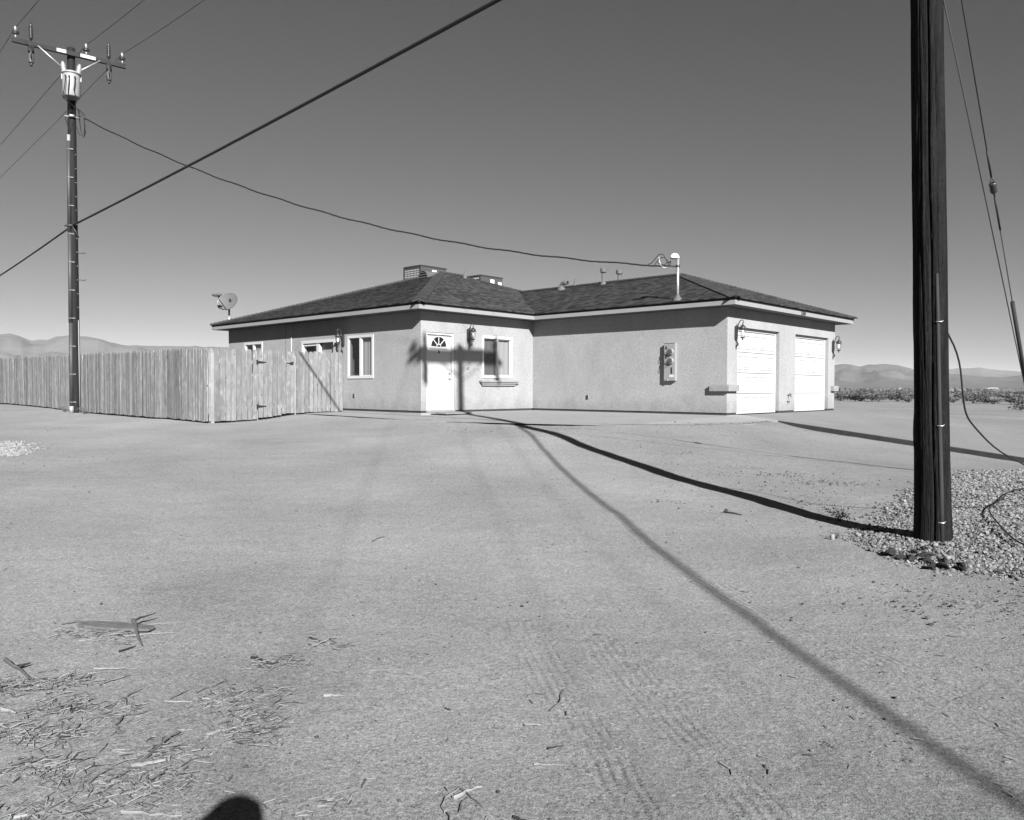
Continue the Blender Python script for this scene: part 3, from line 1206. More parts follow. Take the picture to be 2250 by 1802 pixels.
for k in range(17):
    a = x0 + .45 + k * .078
    mb = MB()
    mb.quad([FL(a, -.15, z0), FL(a + .075, -.17, z0), FL(a + .075, -.17, z1), FL(a, -.15, z1)])
    mb.build('blind_slat', M['blind'], PD, fix=False)

# front door
x0, x1, z0, z1 = DOOR
mb = MB()
for a, b, c, d in ((x0 - .0, x0 + .05, z0, z1 - .05), (x1 - .075, x1, z0, z1 - .05), (x0, x1, z1 - .055, z1)):
    mb.fbox(FD, a + .001, b - .001, -.13, -.02, c, d - .001)
mb.build('door_frame', M['fdoor'], HOUSE)
mb = MB()
dx0, dx1, dz0, dz1 = x0 + .055, x1 - .08, z0 + .012, z1 - .06
mb.fbox(FD, dx0, dx1, -.115, -.07, dz0, dz1)
DO = mb.build('front_door', M['fdoor'], HOUSE, label='white entry door with half round fanlight and letter A')
dc = (dx0 + dx1) / 2
fz = 1.775
mb = MB()                                       # fanlight: raised surround and spokes, dark glass between
arc = lambda r_, a: (dc + r_ * math.cos(a), fz + r_ * .98 * math.sin(a))
N = 24
for k in range(N):
    a, b = math.pi * k / N, math.pi * (k + 1) / N
    mb.prism(FD, [arc(.275, a), arc(.31, a), arc(.31, b), arc(.275, b)], -.071, -.058)
mb.fbox(FD, dc - .31, dc + .31, -.071, -.058, fz - .035, fz)
for a in (R(45), R(90), R(135)):
    c, s = math.cos(a), math.sin(a)
    mb.prism(FD, [(dc + .07 * c - .013 * s, fz + .07 * s + .013 * c), (dc + .07 * c + .013 * s, fz + .07 * s - .013 * c), (dc + .275 * c + .013 * s, fz + .27 * s - .013 * c), (dc + .275 * c - .013 * s, fz + .27 * s + .013 * c)], -.071, -.060)
for k in range(10):
    a, b = math.pi * k / 10, math.pi * (k + 1) / 10
    mb.prism(FD, [arc(.062, a), arc(.085, a), arc(.085, b), arc(.062, b)], -.071, -.0595)
mb.fbox(FD, dc - .31, dc + .31, -.071, -.052, fz - .062, fz - .037)
mb.build('fanlight_frame', M['fdoor'], DO)
M['fanglass'] = mat('dark_fanlight_glass', 0.012, 0.08, 0.0, 3, spec=0.5)
for k in range(4):
    a0, a1 = R(45 * k + 3), R(45 * k + 42)
    poly = [arc(.087, a0)] + [arc(.274, a0 + (a1 - a0) * t / 6) for t in range(7)] + [arc(.087, a1)]
    mb = MB()
    mb.prism(FD, poly, -.0702, -.0665)
    mb.build('fanlight_pane', M['fanglass'], DO)
mb = MB()
mb.prism(FD, [arc(.06, math.pi * t / 8) for t in range(9)], -.0702, -.0665)
mb.build('fanlight_pane', M['fanglass'], DO)
mb = MB()
kx = dx1 - .065
for zz, s in ((.93, 1.0), (1.07, .75)):
    mb.lathe(FD(kx, -.07, zz), [(.032 * s, 0), (.032 * s, .008), (.014, .012), (.014, .03), (.028 * s, .04), (.03 * s, .055), (.018 * s, .066)], 14, Av)
mb.build('door_knob', M['steel'], DO)
mb = MB()
mb.fbox(FD, x0, x1, -.13, .03, .005, ZB + .008)
mb.build('threshold', M['steel'], HOUSE)


def text(name, s, size, fr, x, z, y, m, parent, xs=1.0, ext=.002, bold=.0):
    cu = bpy.data.curves.new(name, 'FONT')
    cu.body = s
    cu.size = size
    cu.extrude = ext
    cu.offset = bold
    cu.align_x = 'CENTER'
    cu.align_y = 'CENTER'
    t = bpy.data.objects.new(name, cu)
    COL.objects.link(t)
    bpy.context.view_layer.update()
    me = bpy.data.meshes.new_from_object(t.evaluated_get(bpy.context.evaluated_depsgraph_get()))
    bpy.data.objects.remove(t)
    o0 = fr(x, y, z)
    X, Y = fr(1, 0, 0) - fr(0, 0, 0), fr(0, 1, 0) - fr(0, 0, 0)
    Z = fr(0, 0, 1) - fr(0, 0, 0)
    for v in me.vertices:
        c = v.co.copy()
        v.co = X * (c.x * xs) + Z * c.y + Y * c.z
    me.materials.clear()
    me.materials.append(m)
    return link(name, me, o0, parent)


text('door_letter', 'A', .125, FD, dc + .01, 1.635, -.067, M['ink'], DO, .8, .003, .004)
mb = MB()
mb.lathe(FD(1.716, .0, 1.21), [(.034, 0), (.034, .012), (.022, .016), (.018, .016)], 14, Av)
DB = mb.build('doorbell', M['dark_metal'], HOUSE)
mb = MB()
mb.lathe(FD(1.716, .0165, 1.21), [(.015, 0), (.012, .005)], 12, Av)
mb.build('bell_button', M['white'], DB)

# garage doors
for gi, g in enumerate((G1, G2)):
    x0, x1, z0, z1 = g
    mb = MB()
    mb.fbox(FG, x0 + .001, x0 + .07, -.158, -.10, .012, z1 - .08)
    mb.fbox(FG, x1 - .07, x1 - .001, -.158, -.10, .012, z1 - .08)
    mb.fbox(FG, x0 + .001, x1 - .001, -.158, -.10, z1 - .08, z1 - .001)
    gd = mb.build('garage_door', M['gdoor'], HOUSE, label=('white four section garage door nearer the house corner' if gi == 0 else 'white four section garage door farther from the meter wall'))
    n4 = 4
    zz0, zz1 = .015, z1 - .082
    hgt = (zz1 - zz0) / n4
    for k in range(n4):
        mb = MB()
        a, b = zz0 + k * hgt, zz0 + (k + 1) * hgt - .014
        xa, xb = x0 + .072, x1 - .072
        npan = 5
        pw = (xb - xa) / npan
        mb.fbox(FG, xa, xb, -.155, -.128, a, b)
        for q in range(npan):                   # raised rims round each recessed panel
            pa, pb = xa + q * pw + .05, xa + (q + 1) * pw - .05
            for r_ in ((pa, pb, a + .085, a + .10), (pa, pb, b - .10, b - .085), (pa, pa + .015, a + .10, b - .10), (pb - .015, pb, a + .10, b - .10)):
                mb.fbox(FG, r_[0], r_[1], -.1285, -.112, r_[2], r_[3])
            mb.fbox(FG, pa + .05, pb - .05, -.1285, -.114, a + .14, b - .14)
        mb.build('door_section', M['gdoor'], gd)
    mb = MB()
    mb.fbox(FG, x0 + .07, x1 - .07, -.15, -.118, .0, .014)
    mb.build('door_seal', M['ink'], gd)


# wall lanterns
def lantern(fr, x, z, label):
    """x along the wall, z of the middle of the back plate"""
    f = lambda a, b, c: fr(x + a, b, z + c)
    mb = MB()
    mb.prism(f, [(-.06, -.15), (-.035, -.185), (.035, -.185), (.06, -.15), (.06, .13), (.045, .165), (0, .185), (-.045, .165), (-.06, .13)], .001, .035)
    mb.prism(f, [(-.035, -.13), (.035, -.13), (.035, .11), (-.035, .11)], .035, .05)
    la = mb.build('wall_lantern', M['dark_metal'], HOUSE, label=label)
    mb = MB()
    pts = [(0, .04, .02), (0, .06, .12), (0, .085, .23), (0, .13, .305), (0, .18, .315), (0, .215, .285), (0, .215, .245), (0, .19, .235), (0, .18, .255)]
    mb.tube([f(*p) for p in pts], [.016, .014, .013, .012, .011, .011, .010, .009, .008], 8)
    mb.build('lantern_arm', M['dark_metal'], la)
    yy = .195
    mb = MB()
    mb.lathe(f(0, yy, 0), [(.008, .245), (.012, .21), (.02, .20), (.03, .185), (.06, .16), (.075, .135), (.085, .115), (.08, .10), (.082, .088), (.07, .085)], 14)
    mb.build('lantern_cap', M['dark_metal'], la)
    mb = MB()
    mb._lathe(f(0, yy, 0), Vector((0, 0, 1)), [(.068, .085), (.078, .05), (.076, .0), (.066, -.06), (.05, -.105), (.046, -.11)], 16, True)
    mb.build('lantern_glass', M['lampglass'], la)
    mb = MB()
    mb.lathe(f(0, yy, 0), [(.014, .08), (.016, .05), (.03, .02), (.034, -.015), (.026, -.05), (.008, -.075)], 12)
    mb.build('lantern_bulb', M['bulb'], la)
    mb = MB()
    mb.lathe(f(0, yy, 0), [(.046, -.108), (.056, -.115), (.05, -.135), (.02, -.145), (.012, -.16), (.018, -.175), (.004, -.20)], 12)
    mb.build('lantern_finial', M['dark_metal'], la)
    mb = MB()
    mb.tube([f(*p) for p in ((0, .03, -.17), (.0, .05, -.22), (0, .075, -.27), (0, .06, -.31), (0, .035, -.33), (0, .03, -.38), (0, .028, -.43))], [.010, .013, .022, .026, .014, .009, .003], 8)
    mb.build('lantern_tail', M['dark_metal'], la)


lantern(FD, 1.72, 2.14, 'black scrolled lantern between front door and window')
lantern(FL, -3.50, 2.06, 'black scrolled lantern above the fence end')
lantern(FG, 4.86, 2.07, 'black scrolled lantern left of the garage doors')
lantern(FG, 11.22, 1.99, 'black scrolled lantern at the far right corner')

# stucco bands at the garage corners
mb = MB()
mb.fbox(lambda b, a, z: H(b, a, z), LB1 - .10, LB1 + .45, LA + .001, LA + .10, .60, .762)
mb.fbox(lambda b, a, z: H(b, a, z), LB1 - .10, LB1 - .001, LA - .43, LA + .001, .60, .762)
mb.build('corner_band', M['stucco'], HOUSE)
mb = MB()
mb.fbox(lambda b, a, z: H(b, a, z), BE - .30, BE + .10, LA + .001, LA + .10, .60, .762)
mb.fbox(lambda b, a, z: H(b, a, z), BE + .001, BE + .10, LA - .43, LA + .001, .60, .762)
mb.build('corner_band', M['stucco'], HOUSE)

# electric meter box
mx, mz0, mz1 = 4.70, .865, 1.848
f = lambda a, b, c: FM(mx + a, b, mz0 + c)
mb = MB()
mb.fbox(f, 0, .33, .001, .10, 0, .983)
MBX = mb.build('meter_box', M['meterbox'], HOUSE, label='grey electric meter box with two glass meters marked A and B')
mb = MB()
mb.fbox(f, .004, .128, .1005, .108, .02, .965)
mb.fbox(f, .134, .326, .1005, .106, .02, .965)
mb.fbox(f, .0, .33, .001, .112, .984, .992)
mb.build('cover_panel', M['meterbox'], MBX)
for zz in (.755, .515):
    mb = MB()
    mb.lathe(f(.215, .106, zz), [(.088, 0), (.088, .03), (.08, .034), (.078, .05)], 20, -Bv)
    me_ = mb.build('meter', M['meterbox'], MBX)
    mb = MB()
    mb.lathe(f(.215, .140, zz), [(.076, 0), (.076, .05), (.070, .075), (.05, .092), (.02, .097)], 20, -Bv)
    mb.build('meter_glass', M['lampglass'], MBX)
    mb = MB()
    mb.lathe(f(.215, .141, zz), [(.062, 0), (.062, .03), (.05, .034)], 20, -Bv)
    mb.build('meter_dial', M['lnb'], MBX)
    mb = MB()
    mb.fbox(f, .03, .115, .1085, .135, zz - .06, zz + .03)
    mb.build('breaker_cover', M['meterbox'], MBX)
text('meter_letter', 'A', .13, f, .065, .86, .1095, M['ink'], MBX, .75, .002, .006)
text('meter_letter', 'B', .13, f, .065, .612, .1095, M['ink'], MBX, .75, .002, .006)
mb = MB()
mb.fbox(f, .21, .25, .1065, .112, .19, .35)
mb.build('main_switch', M['ink'], MBX)
mb = MB()
mb.fbox(f, .165, .30, .1065, .1085, .10, .155)
mb.build('notice_sticker', M['sticker'], MBX)
mb = MB()
mb.tube([f(.13, .10, -.005), f(.13, .125, .0), f(.13, .125, .03)], .009, 6)
mb.build('box_latch', M['steel'], MBX)

# outlets, tap, conduit and cable
for fr, x, z in ((FM, 2.11, .42), (FL, -2.96, .44)):
    mb = MB()
    mb.fbox(fr, x - .035, x + .035, .001, .02, z - .055, z + .055)
    ob = mb.build('outlet_box', M['meterbox'], HOUSE)
    mb = MB()
    mb.fbox(fr, x - .03, x + .03, .0205, .032, z + .005, z + .05)
    mb.fbox(fr, x - .03, x + .03, .0205, .032, z - .05, z - .005)
    mb.build('outlet_flap', M['accap'], ob)
mb = MB()
mb.tube([FG(7.98, .0, .49), FG(7.98, .07, .49), FG(7.99, .10, .455), FG(7.99, .105, .43)], [.014, .014, .013, .012], 8)
mb.tube([FG(7.93, .075, .535), FG(8.05, .085, .50)], .010, 6)
mb.tube([FG(7.98, .075, .49), FG(7.98, .078, .525)], .008, 6)
mb.build('hose_tap', M['dark_metal'], HOUSE)
mb = MB()
mb.tube([FG(7.965, .0, .31), FG(7.965, .05, .31), FG(7.975, .055, .27)], [.016, .016, .012], 8)
mb.build('drain_pipe', M['dark_metal'], HOUSE)
mb = MB()
mb.tube([FL(-6.33, .014, .1), FL(-6.33, .014, 2.69)], .013, 8)
mb.build('wall_conduit', M['vinyl'], HOUSE)
mb = MB()
mb.tube([FL(-6.68, .006, .1), FL(-6.68, .006, 2.69)], .005, 6)
mb.build('wall_cable', M['cable'], HOUSE)

# house number on the garage fascia
FF = frame(H(0, LA + OF), Bv, Av)
text('house_number', '21069', .145, FF, 8.0, 2.750, .004, M['ink'], HOUSE, .88, .002, .003)


# things on the roof
def zleft(b):
    return ZE + (b + OO) * (5.0 - ZE) / 6.78


def zfront(a):
    return ZE + (OO - a) * (5.0 - ZE) / 6.78


def zgl(b):
    return ZE + (b - LB1 + OO) * (4.185 - ZE) / 3.926


def vent_pipe(b, a, z, h, r_, cap):
    mb = MB()
    mb.lathe(H(b, a, z), [(r_ * 2.2, -.06), (r_ * 1.9, .02), (r_ * 1.15, .12), (r_, .125), (r_, h), (r_ * .8, h)], 14)
    v = mb.build('vent_pipe', M['vent'], ROOF)
    if cap:
        mb = MB()
        mb._lathe(H(b, a, z), Vector((0, 0, 1)), [(r_ * 1.1, h - .02), (r_ * 1.9, h - .015), (r_ * 1.9, h + .095), (r_ * 1.8, h + .11), (.01, h + .115)], 14, False)
        mb.build('vent_cap', M['vent'], v)


vent_pipe(7.75, .19, zgl(7.75), .42, .058, True)
vent_pipe(8.15, .55, 4.13, .37, .058, True)
vent_pipe(7.85, -1.09, zgl(7.85), .28, .04, False)
vent_pipe(7.017, -5.74, zfront(-5.74), .33, .045, False)
mb = MB()                                       # gooseneck vent
gz = zgl(7.55)
mb.lathe(H(7.55, -1.45, gz), [(.18, -.04), (.15, .03), (.09, .12), (.075, .14)], 14)
mb.tube([H(7.55, -1.45, gz + .10), H(7.55, -1.45, gz + .16), H(7.55, -1.40, gz + .215), H(7.55, -1.30, gz + .235), H(7.55, -1.18, gz + .235)], .075, 12)
gv = mb.build('gooseneck_vent', M['vent'], ROOF)
mb = MB()
mb.tube([H(7.55, -1.179, gz + .235), H(7.55, -1.174, gz + .235)], .062, 12)
mb.build('vent_mouth', M['ink'], gv)
# half-round louvred vent near the hip
vb, va, vz = 5.20, -6.05, zleft(5.20)
mb = MB()
NN = 12
sd = lambda k, r_: (va + r_ * math.cos(math.pi * k / NN), r_ * 1.05 * math.sin(math.pi * k / NN))
for k in range(NN):
    (a0, h0), (a1, h1) = sd(k, .27), sd(k + 1, .27)
    mb.quad([H(vb, a0, vz + h0), H(vb, a1, vz + h1), H(vb + 1.0, va + (a1 - va) * .2, vz + .29 + h1 * .12), H(vb + 1.0, va + (a0 - va) * .2, vz + .29 + h0 * .12)])
DV = mb.build('dormer_vent', M['vent'], ROOF, fix=False)
mb = MB()
for k in range(NN):
    (a0, h0), (a1, h1) = sd(k, .265), sd(k + 1, .265)
    mb.quad([H(vb + .06, a0, vz + h0), H(vb + .06, a1, vz + h1), H(vb + .06, va, vz)])
mb.build('vent_backing', M['ink'], DV, fix=False)
for k in range(3):
    hh = .04 + k * .085
    ww = math.sqrt(max(0, .26 ** 2 - (hh / 1.05) ** 2))
    mb = MB()
    mb.hexa([H(vb - .005, va - ww, vz + hh), H(vb - .005, va + ww, vz + hh), H(vb + .04, va + ww, vz + hh + .015), H(vb + .04, va - ww, vz + hh + .015),
             H(vb - .005, va - ww, vz + hh + .02), H(vb - .005, va + ww, vz + hh + .02), H(vb + .04, va + ww, vz + hh + .04), H(vb + .04, va - ww, vz + hh + .04)])
    mb.build('louvre', M['vent'], DV)

# service mast with weatherhead
ms = H(4.19, 5.185)
mb = MB()
mb.tube([Vector((ms.x, ms.y, 2.72)), Vector((ms.x, ms.y, 4.02))], .033, 12)
MAST = mb.build('service_mast', M['steel'], HOUSE, label='galvanized service mast with domed weatherhead above the meter wall')
mb = MB()
mzb = zgl(4.19)
mb.lathe((ms.x, ms.y, mzb), [(.16, -.05), (.13, .015), (.06, .10), (.045, .14), (.034, .145)], 14)
mb.build('roof_flashing', M['vent'], MAST)
hd = (LP - ms)
hd.z = 0
hd.normalize()
hc = ms + hd * .085
mb = MB()
prof = [(.125 * math.cos(t), .135 * math.sin(t)) for t in [i * math.pi / 16 for i in range(9)]]
mb.lathe((hc.x, hc.y, 4.0), [(.11, -.005)] + prof, 16)
mb.build('weatherhead', M['white'], MAST)
mb = MB()
mb.tube([ms + hd * .14 + V(0, 0, 3.80), ms + hd * .05 + V(0, 0, 3.80)], [.026, .026], 10)
mb.tube([ms - hd * .05 + V(0, 0, 3.80), ms + hd * .05 + V(0, 0, 3.80)], [.042, .042], 10)
mb.build('mast_clamp', M['dark_metal'], MAST)


# ------------------------------------------------------------------ rooftop coolers
def cooler(b, a, z0, z1, label):
    c = thing('rooftop_cooler', H(b + .65, a - .52, z0), label, 'air cooler', 'cooling units on the roof')
    f = lambda x, y, z: H(b + x, a - y, z)
    mb = MB()
    mb.fbox(f, .0, 1.30, .0, 1.04, z0 - .25, z1 - .05)
    mb.build('cabinet', M['acpaint'], c)
    mb = MB()
    mb.fbox(f, -.02, 1.32, -.02, 1.06, z1 - .049, z1)
    mb.build('lid', M['accap'], c)
    mb = MB()
    mb.fbox(f, -.012, -.001, .07, .97, z0 - .2, z1 - .11)
    mb.build('cooling_pad', M['coil'], c)
    mb = MB()
    for k in range(11):
        y = .07 + k * .09
        mb.fbox(f, -.022, -.013, y - .008, y + .008, z0 - .2, z1 - .11)
    zz = z0 - .15
    while zz < z1 - .12:
        mb.fbox(f, -.033, -.0225, .06, .98, zz - .007, zz + .007)
        zz += .085
    mb.build('grille', M['accap'], c)
    mb = MB()
    for y in (.0, .97):
        mb.fbox(f, -.034, -.001, y, y + .07, z0 - .2, z1 - .051)
    mb.build('grille_frame', M['accap'], c)
    for (x0, x1, s0, s1) in ((.56, .80, .14, .42), (1.02, 1.24, .21, .36)):
        mb = MB()
        mb.fbox(f, x0, x1, -.006, -.001, z1 - s1, z1 - s0)
        mb.build('sticker', M['sticker'], c)


cooler(6.35, -7.5, 4.45, 5.44, 'larger looking cooler with pale grid front behind the roof peak')
cooler(9.6, -7.5, 4.45, 5.41, 'second cooler mostly hidden behind the ridge, right of the thin vent pipe')

# ------------------------------------------------------------------ satellite dish
DC = Vector((-10.40, 28.6, 3.80))
DISH = thing('satellite_dish', (-10.15, 28.55, 2.75), 'pale satellite dish with dark emblem on the left end of the roof', 'satellite dish')
dn = Vector((-.25, -.90, .35)).normalized()
dr = Vector((0, 0, 1)).cross(dn).normalized()
dr = (dr + Vector((0, 0, 1)) * .22)
dr = (dr - dn * dr.dot(dn)).normalized()        # the dish is rolled a little on its axis
du = dn.cross(dr)
mb = MB()
NR, NT = 6, 32
dp = lambda r_, t, off=0: DC + dr * (.41 * r_ * math.cos(t)) + du * (.33 * r_ * math.sin(t)) + dn * (.07 * (r_ * r_ - 1) + off)
for off in (0, -.012):
    for i in range(NR):
        for k in range(NT):
            t0, t1 = 2 * math.pi * k / NT, 2 * math.pi * (k + 1) / NT
            mb.quad([dp(i / NR, t0, off), dp((i + 1) / NR, t0, off), dp((i + 1) / NR, t1, off), dp(i / NR, t1, off)], True)
for k in range(NT):
    t0, t1 = 2 * math.pi * k / NT, 2 * math.pi * (k + 1) / NT
    mb.quad([dp(1, t0), dp(1.03, t0, .004), dp(1.03, t1, .004), dp(1, t1)], True)
    mb.quad([dp(1.03, t0, .004), dp(1, t0, -.012), dp(1, t1, -.012), dp(1.03, t1, .004)], True)
mb.build('reflector', M['dish'], DISH, fix=False)


def dsurf(x, y, off):
    """point on the dish face; x to the viewer's right, y up"""
    X, Y = x, y
    rr = math.hypot(X / .41, Y / .33)
    return DC - dr * X * -1 + du * Y + dn * (.07 * (rr * rr - 1) + off) if False else DC + dr * X + du * Y + dn * (.07 * (rr * rr - 1) + off)


sx_ = 1 if dr.x > 0 else -1
ex, ey = .10, .07
mb = MB()
pts = [(-.075, -.08), (-.075, .075)] + [(-.075 + .095 * math.cos(t), -.0025 + .0775 * math.sin(t)) for t in [R(90 - 18 * i) for i in range(1, 11)]]
mb.quad([dsurf(sx_ * (ex + p[0]), ey + p[1], .004) for p in pts])
sw = []
for i in range(9):
    t = R(-85 + 110 * i / 8)
    sw.append((-.07 + .145 * math.cos(t), .0 + .105 * math.sin(t)))
for i in range(8, -1, -1):
    t = R(-85 + 110 * i / 8)
    sw.append((-.07 + .115 * math.cos(t) + .004 * i, .012 + .085 * math.sin(t)))
mb.quad([dsurf(sx_ * (ex + p[0]), ey + p[1], .004) for p in sw])
mb.build('dish_emblem', M['ink'], DISH, fix=False)
fdish = lambda a, b, c: DC + dr * (sx_ * a) + dn * b + du * c
M['faintink'] = mat('grey_lettering', 0.16, 0.6, 0.05, 5)
text('dish_lettering', 'DIRECTV', .055, fdish, .08, -.055, -.045, M['faintink'], DISH, 1.0, .001)
mb = MB()
lb = DC + du * -.31 + dn * -.02
le = DC + dn * .62 - du * .05
mb.tube([lb + V(0, 0, -.02), lb + dn * .06 + V(0, 0, -.05), le + V(0, 0, -.05)], .017, 8)
mb.build('feed_arm', M['dark_metal'], DISH)
mb = MB()
lx = dr * sx_
mb.tube([le - lx * .19 + dn * .01 + V(0, 0, .03), le - lx * .06, le + lx * .06, le + lx * .17 - V(0, 0, .02)], [.035, .055, .055, .035], 10)
mb.tube([le, le - dn * .10], [.045, .06], 10)
mb.build('receiver_head', M['lnb'], DISH)
mt = Vector((-10.36, 28.66, 3.50))
mb = MB()
mb.tube([mt + V(0, 0, .13), mt + V(0, 0, -.20)], .035, 10)
mb.tube([mt + V(-.05, 0, .10), mt + V(.10, 0, .12)], .05, 8)
mb.build('dish_bracket', M['dark_metal'], DISH)
mb = MB()
mb.tube([mt + V(0, 0, -.19), mt + V(0.0, 0, -.36), mt + V(.03, 0, -.48), mt + V(.10, -.02, -.60), mt + V(.18, -.06, -.74)], .024, 10)
mb.build('bent_mast', M['steel'], DISH)
mb = MB()
mb.tube([mt + V(.01, 0, -.18), mt + V(.32, -.25, -.47)], .007, 6)
mb.build('mast_stay', M['steel'], DISH)

# ------------------------------------------------------------------ fence and gate
def picket_mesh(w, h, k):
    mb = MB()
    c = .028 + .006 * (k % 3)
    bow = .006 * math.sin(k * 2.1)
    fr = lambda x, y, z: V(x + bow * math.sin(math.pi * z / h), y + .004 * math.sin(k + z * 2), z)
    zs = [0, h * .33, h * .66, h - c]
    rows = [[fr(-w / 2, 0, z), fr(w / 2, 0, z), fr(w / 2, .017, z), fr(-w / 2, .017, z)] for z in zs]
    rows.append([fr(-w / 2 + c, 0, h), fr(w / 2 - c, 0, h), fr(w / 2 - c, .017, h), fr(-w / 2 + c, .017, h)])
    n0 = len(mb.v)
    for r_ in rows:
        mb.v += [tuple(p) for p in r_]
    for i in range(len(rows) - 1):
        for q in range(4):
            a = n0 + i * 4
            mb.f.append((a + q, a + (q + 1) % 4, a + 4 + (q + 1) % 4, a + 4 + q))
            mb.smooth.append(False)
    mb.f += [(n0 + 3, n0 + 2, n0 + 1, n0), tuple(n0 + 4 * (len(rows) - 1) + q for q in range(4))]
    mb.smooth += [False, False]
    return mb.mesh('picket', (0, 0, 0))


PK = []
PKO = []
for k in range(8):
    me = picket_mesh(.139, 1.0, k)
    me.materials.append(M['fence'])
    PK.append(me)
    m2 = me.copy()
    m2.materials.clear()
    m2.materials.append(M['fence_old'])
    PKO.append(m2)


def pickets(parent, origin, along, outward, s0, s1, pitch, ztop, base_gap, meshes, wscale=1.0):
    """boards standing from s0 to s1 along a line; thickness lies behind the outer face"""
    n_ = int(round((s1 - s0) / pitch))
    ang = math.atan2(along.y, along.x)
    for k in range(n_):
        s = s0 + (k + .5) * (s1 - s0) / n_
        p = origin + along * s
        zg = base_gap(p)
        zt = ztop(s) + rnd.uniform(-.016, .016)
        o = link('picket', meshes[rnd.randrange(len(meshes))], (p.x, p.y, zg), parent)
        d = rnd.uniform(-.004, .004)
        o.location += outward * d
        o.rotation_euler = (rnd.uniform(-.006, .006), rnd.uniform(-.007, .007), ang + rnd.uniform(-.025, .025))
        o.scale = ((s1 - s0) / n_ / pitch * wscale * rnd.uniform(.84 if meshes is PK else .93, .975), 1, zt - zg)


def zb_front(p):
    return max(G(p.x, p.y), -.25) + .045 + rnd.uniform(-.012, .012)


CORN = H(-4.11, -3.5)
zt_front = lambda s: 1.675 + .005 * s
FENCE = thing('fence', CORN, 'grey weathered board fence running from house gate away to the left', 'fence')
# boards on the gate side; x runs along +b, outer face towards +a
pickets(FENCE, CORN, Bv, Av, 0.0, 1.36, .149, zt_front, zb_front, PK, 1.03)
pickets(FENCE, CORN, Bv, Av, 2.52, 4.08, .142, zt_front, lambda p: max(G(p.x, p.y) + .03, -.035 if (p - H(0, -3.5)).length < 1.3 else -.3) + rnd.uniform(0, .012), PK)
GATE = thing('gate', CORN + Bv * 1.4, 'board gate with black strap hinges in the fence beside the house', 'gate')
pickets(GATE, CORN, Bv, Av, 1.385, 2.50, .139, zt_front, lambda p: zb_front(p) + .015, PK, 1.0)
mb = MB()
fgate = frame(CORN, Bv, Av)
for z in (.10, 1.30):
    mb.fbox(fgate, 1.40, 2.49, -.065, -.022, z, z + .09)
mb.build('gate_rail', M['rail'], GATE)
for z in (.155, 1.345):
    mb = MB()
    mb.fbox(fgate, 1.33, 1.375, .003, .014, z - .06, z + .06)
    mb.prism(fgate, [(1.375, z - .035), (1.60, z - .012), (1.62, z), (1.60, z + .012), (1.375, z + .035)], .003, .013)
    mb.build('strap_hinge', M['ink'], GATE)
mb = MB()
mb.prism(fgate, [(2.34, 1.30), (2.44, 1.315), (2.44, 1.385), (2.34, 1.36)], .004, .03)
mb.prism(fgate, [(2.22, 1.335), (2.34, 1.32), (2.34, 1.35), (2.22, 1.35)], .004, .016)
mb.build('gate_latch', M['ink'], GATE)
zt_left = lambda s: 1.675 + .20 * (s / 19.0)
pickets(FENCE, CORN - Av * .0 + Bv * -.018, -Av, -Bv, 0.02, 24.0, .1425, zt_left, lambda p: G(p.x, p.y) + .05 + rnd.uniform(-.015, .015), PKO, .985)
mb = MB()
fl2 = frame(CORN, -Av, Bv)
for s in range(0, 12):
    for zr in (.12, .85, 1.45):
        a, b = s * 2.0 + .02, s * 2.0 + 1.99
        mb.fbox(fl2, a, b, .022, .06, zr + .01 * s, zr + .085 + .01 * s)
for zr in (.08, 1.30):
    mb.fbox(frame(CORN, Bv, -Av), .04, 1.33, .02, .058, zr, zr + .085)
    mb.fbox(frame(CORN, Bv, -Av), 2.55, 4.05, .02, .058, zr, zr + .085)
mb.build('rail', M['rail'], FENCE)
for s in range(0, 13):
    mb = MB()
    q = fl2(s * 2.0, .0, 0)
    mb.fbox(fl2, s * 2.0 + .005 if s == 0 else s * 2.0 - .04, s * 2.0 + .05, .065, .15, G(q.x, q.y) - .2, 1.55 + .02 * s)
    mb.build('post', M['rail'], FENCE)
for b in (1.36, 2.55):
    mb = MB()
    mb.fbox(frame(CORN, Bv, -Av), b - .04, b + .04, .066, .15, -.5, 1.55)
    mb.build('post', M['rail'], FENCE)

# ------------------------------------------------------------------ door mat
mb = MB()
mtf = lambda b, a, z: H(b, a, z - .03 * a - .002)
mb.fbox(mtf, .28, 1.38, .10, .68, -.0, .028)
tag(mb.build('door_mat', M['matting'], None), 'pale flat mat lying before the white front door', 'door mat')


# ------------------------------------------------------------------ utility poles
ARM_L = Vector((math.cos(R(39)), math.sin(R(39)), 0))
LINE_L = Vector((-ARM_L.y, ARM_L.x, 0)) * -1       # towards the near pole


def pin_insulator(parent, p):
    mb = MB()
    mb.lathe(p, [(.022, -.02), (.022, .16)], 8)
    ins = mb.build('insulator_pin', M['steel'], parent)
    mb = MB()
    mb.lathe(p, [(.05, .12), (.105, .13), (.10, .16), (.06, .17), (.105, .18), (.10, .205), (.05, .215)], 14)
    mb.build('insulator', M['brownglaze'], parent)
    mb = MB()
    mb.lathe(p, [(.028, .215), (.035, .26), (.05, .29), (.03, .31), (.05, .34), (.04, .36)], 10)
    mb.build('insulator_top', M['porcelain'], parent)


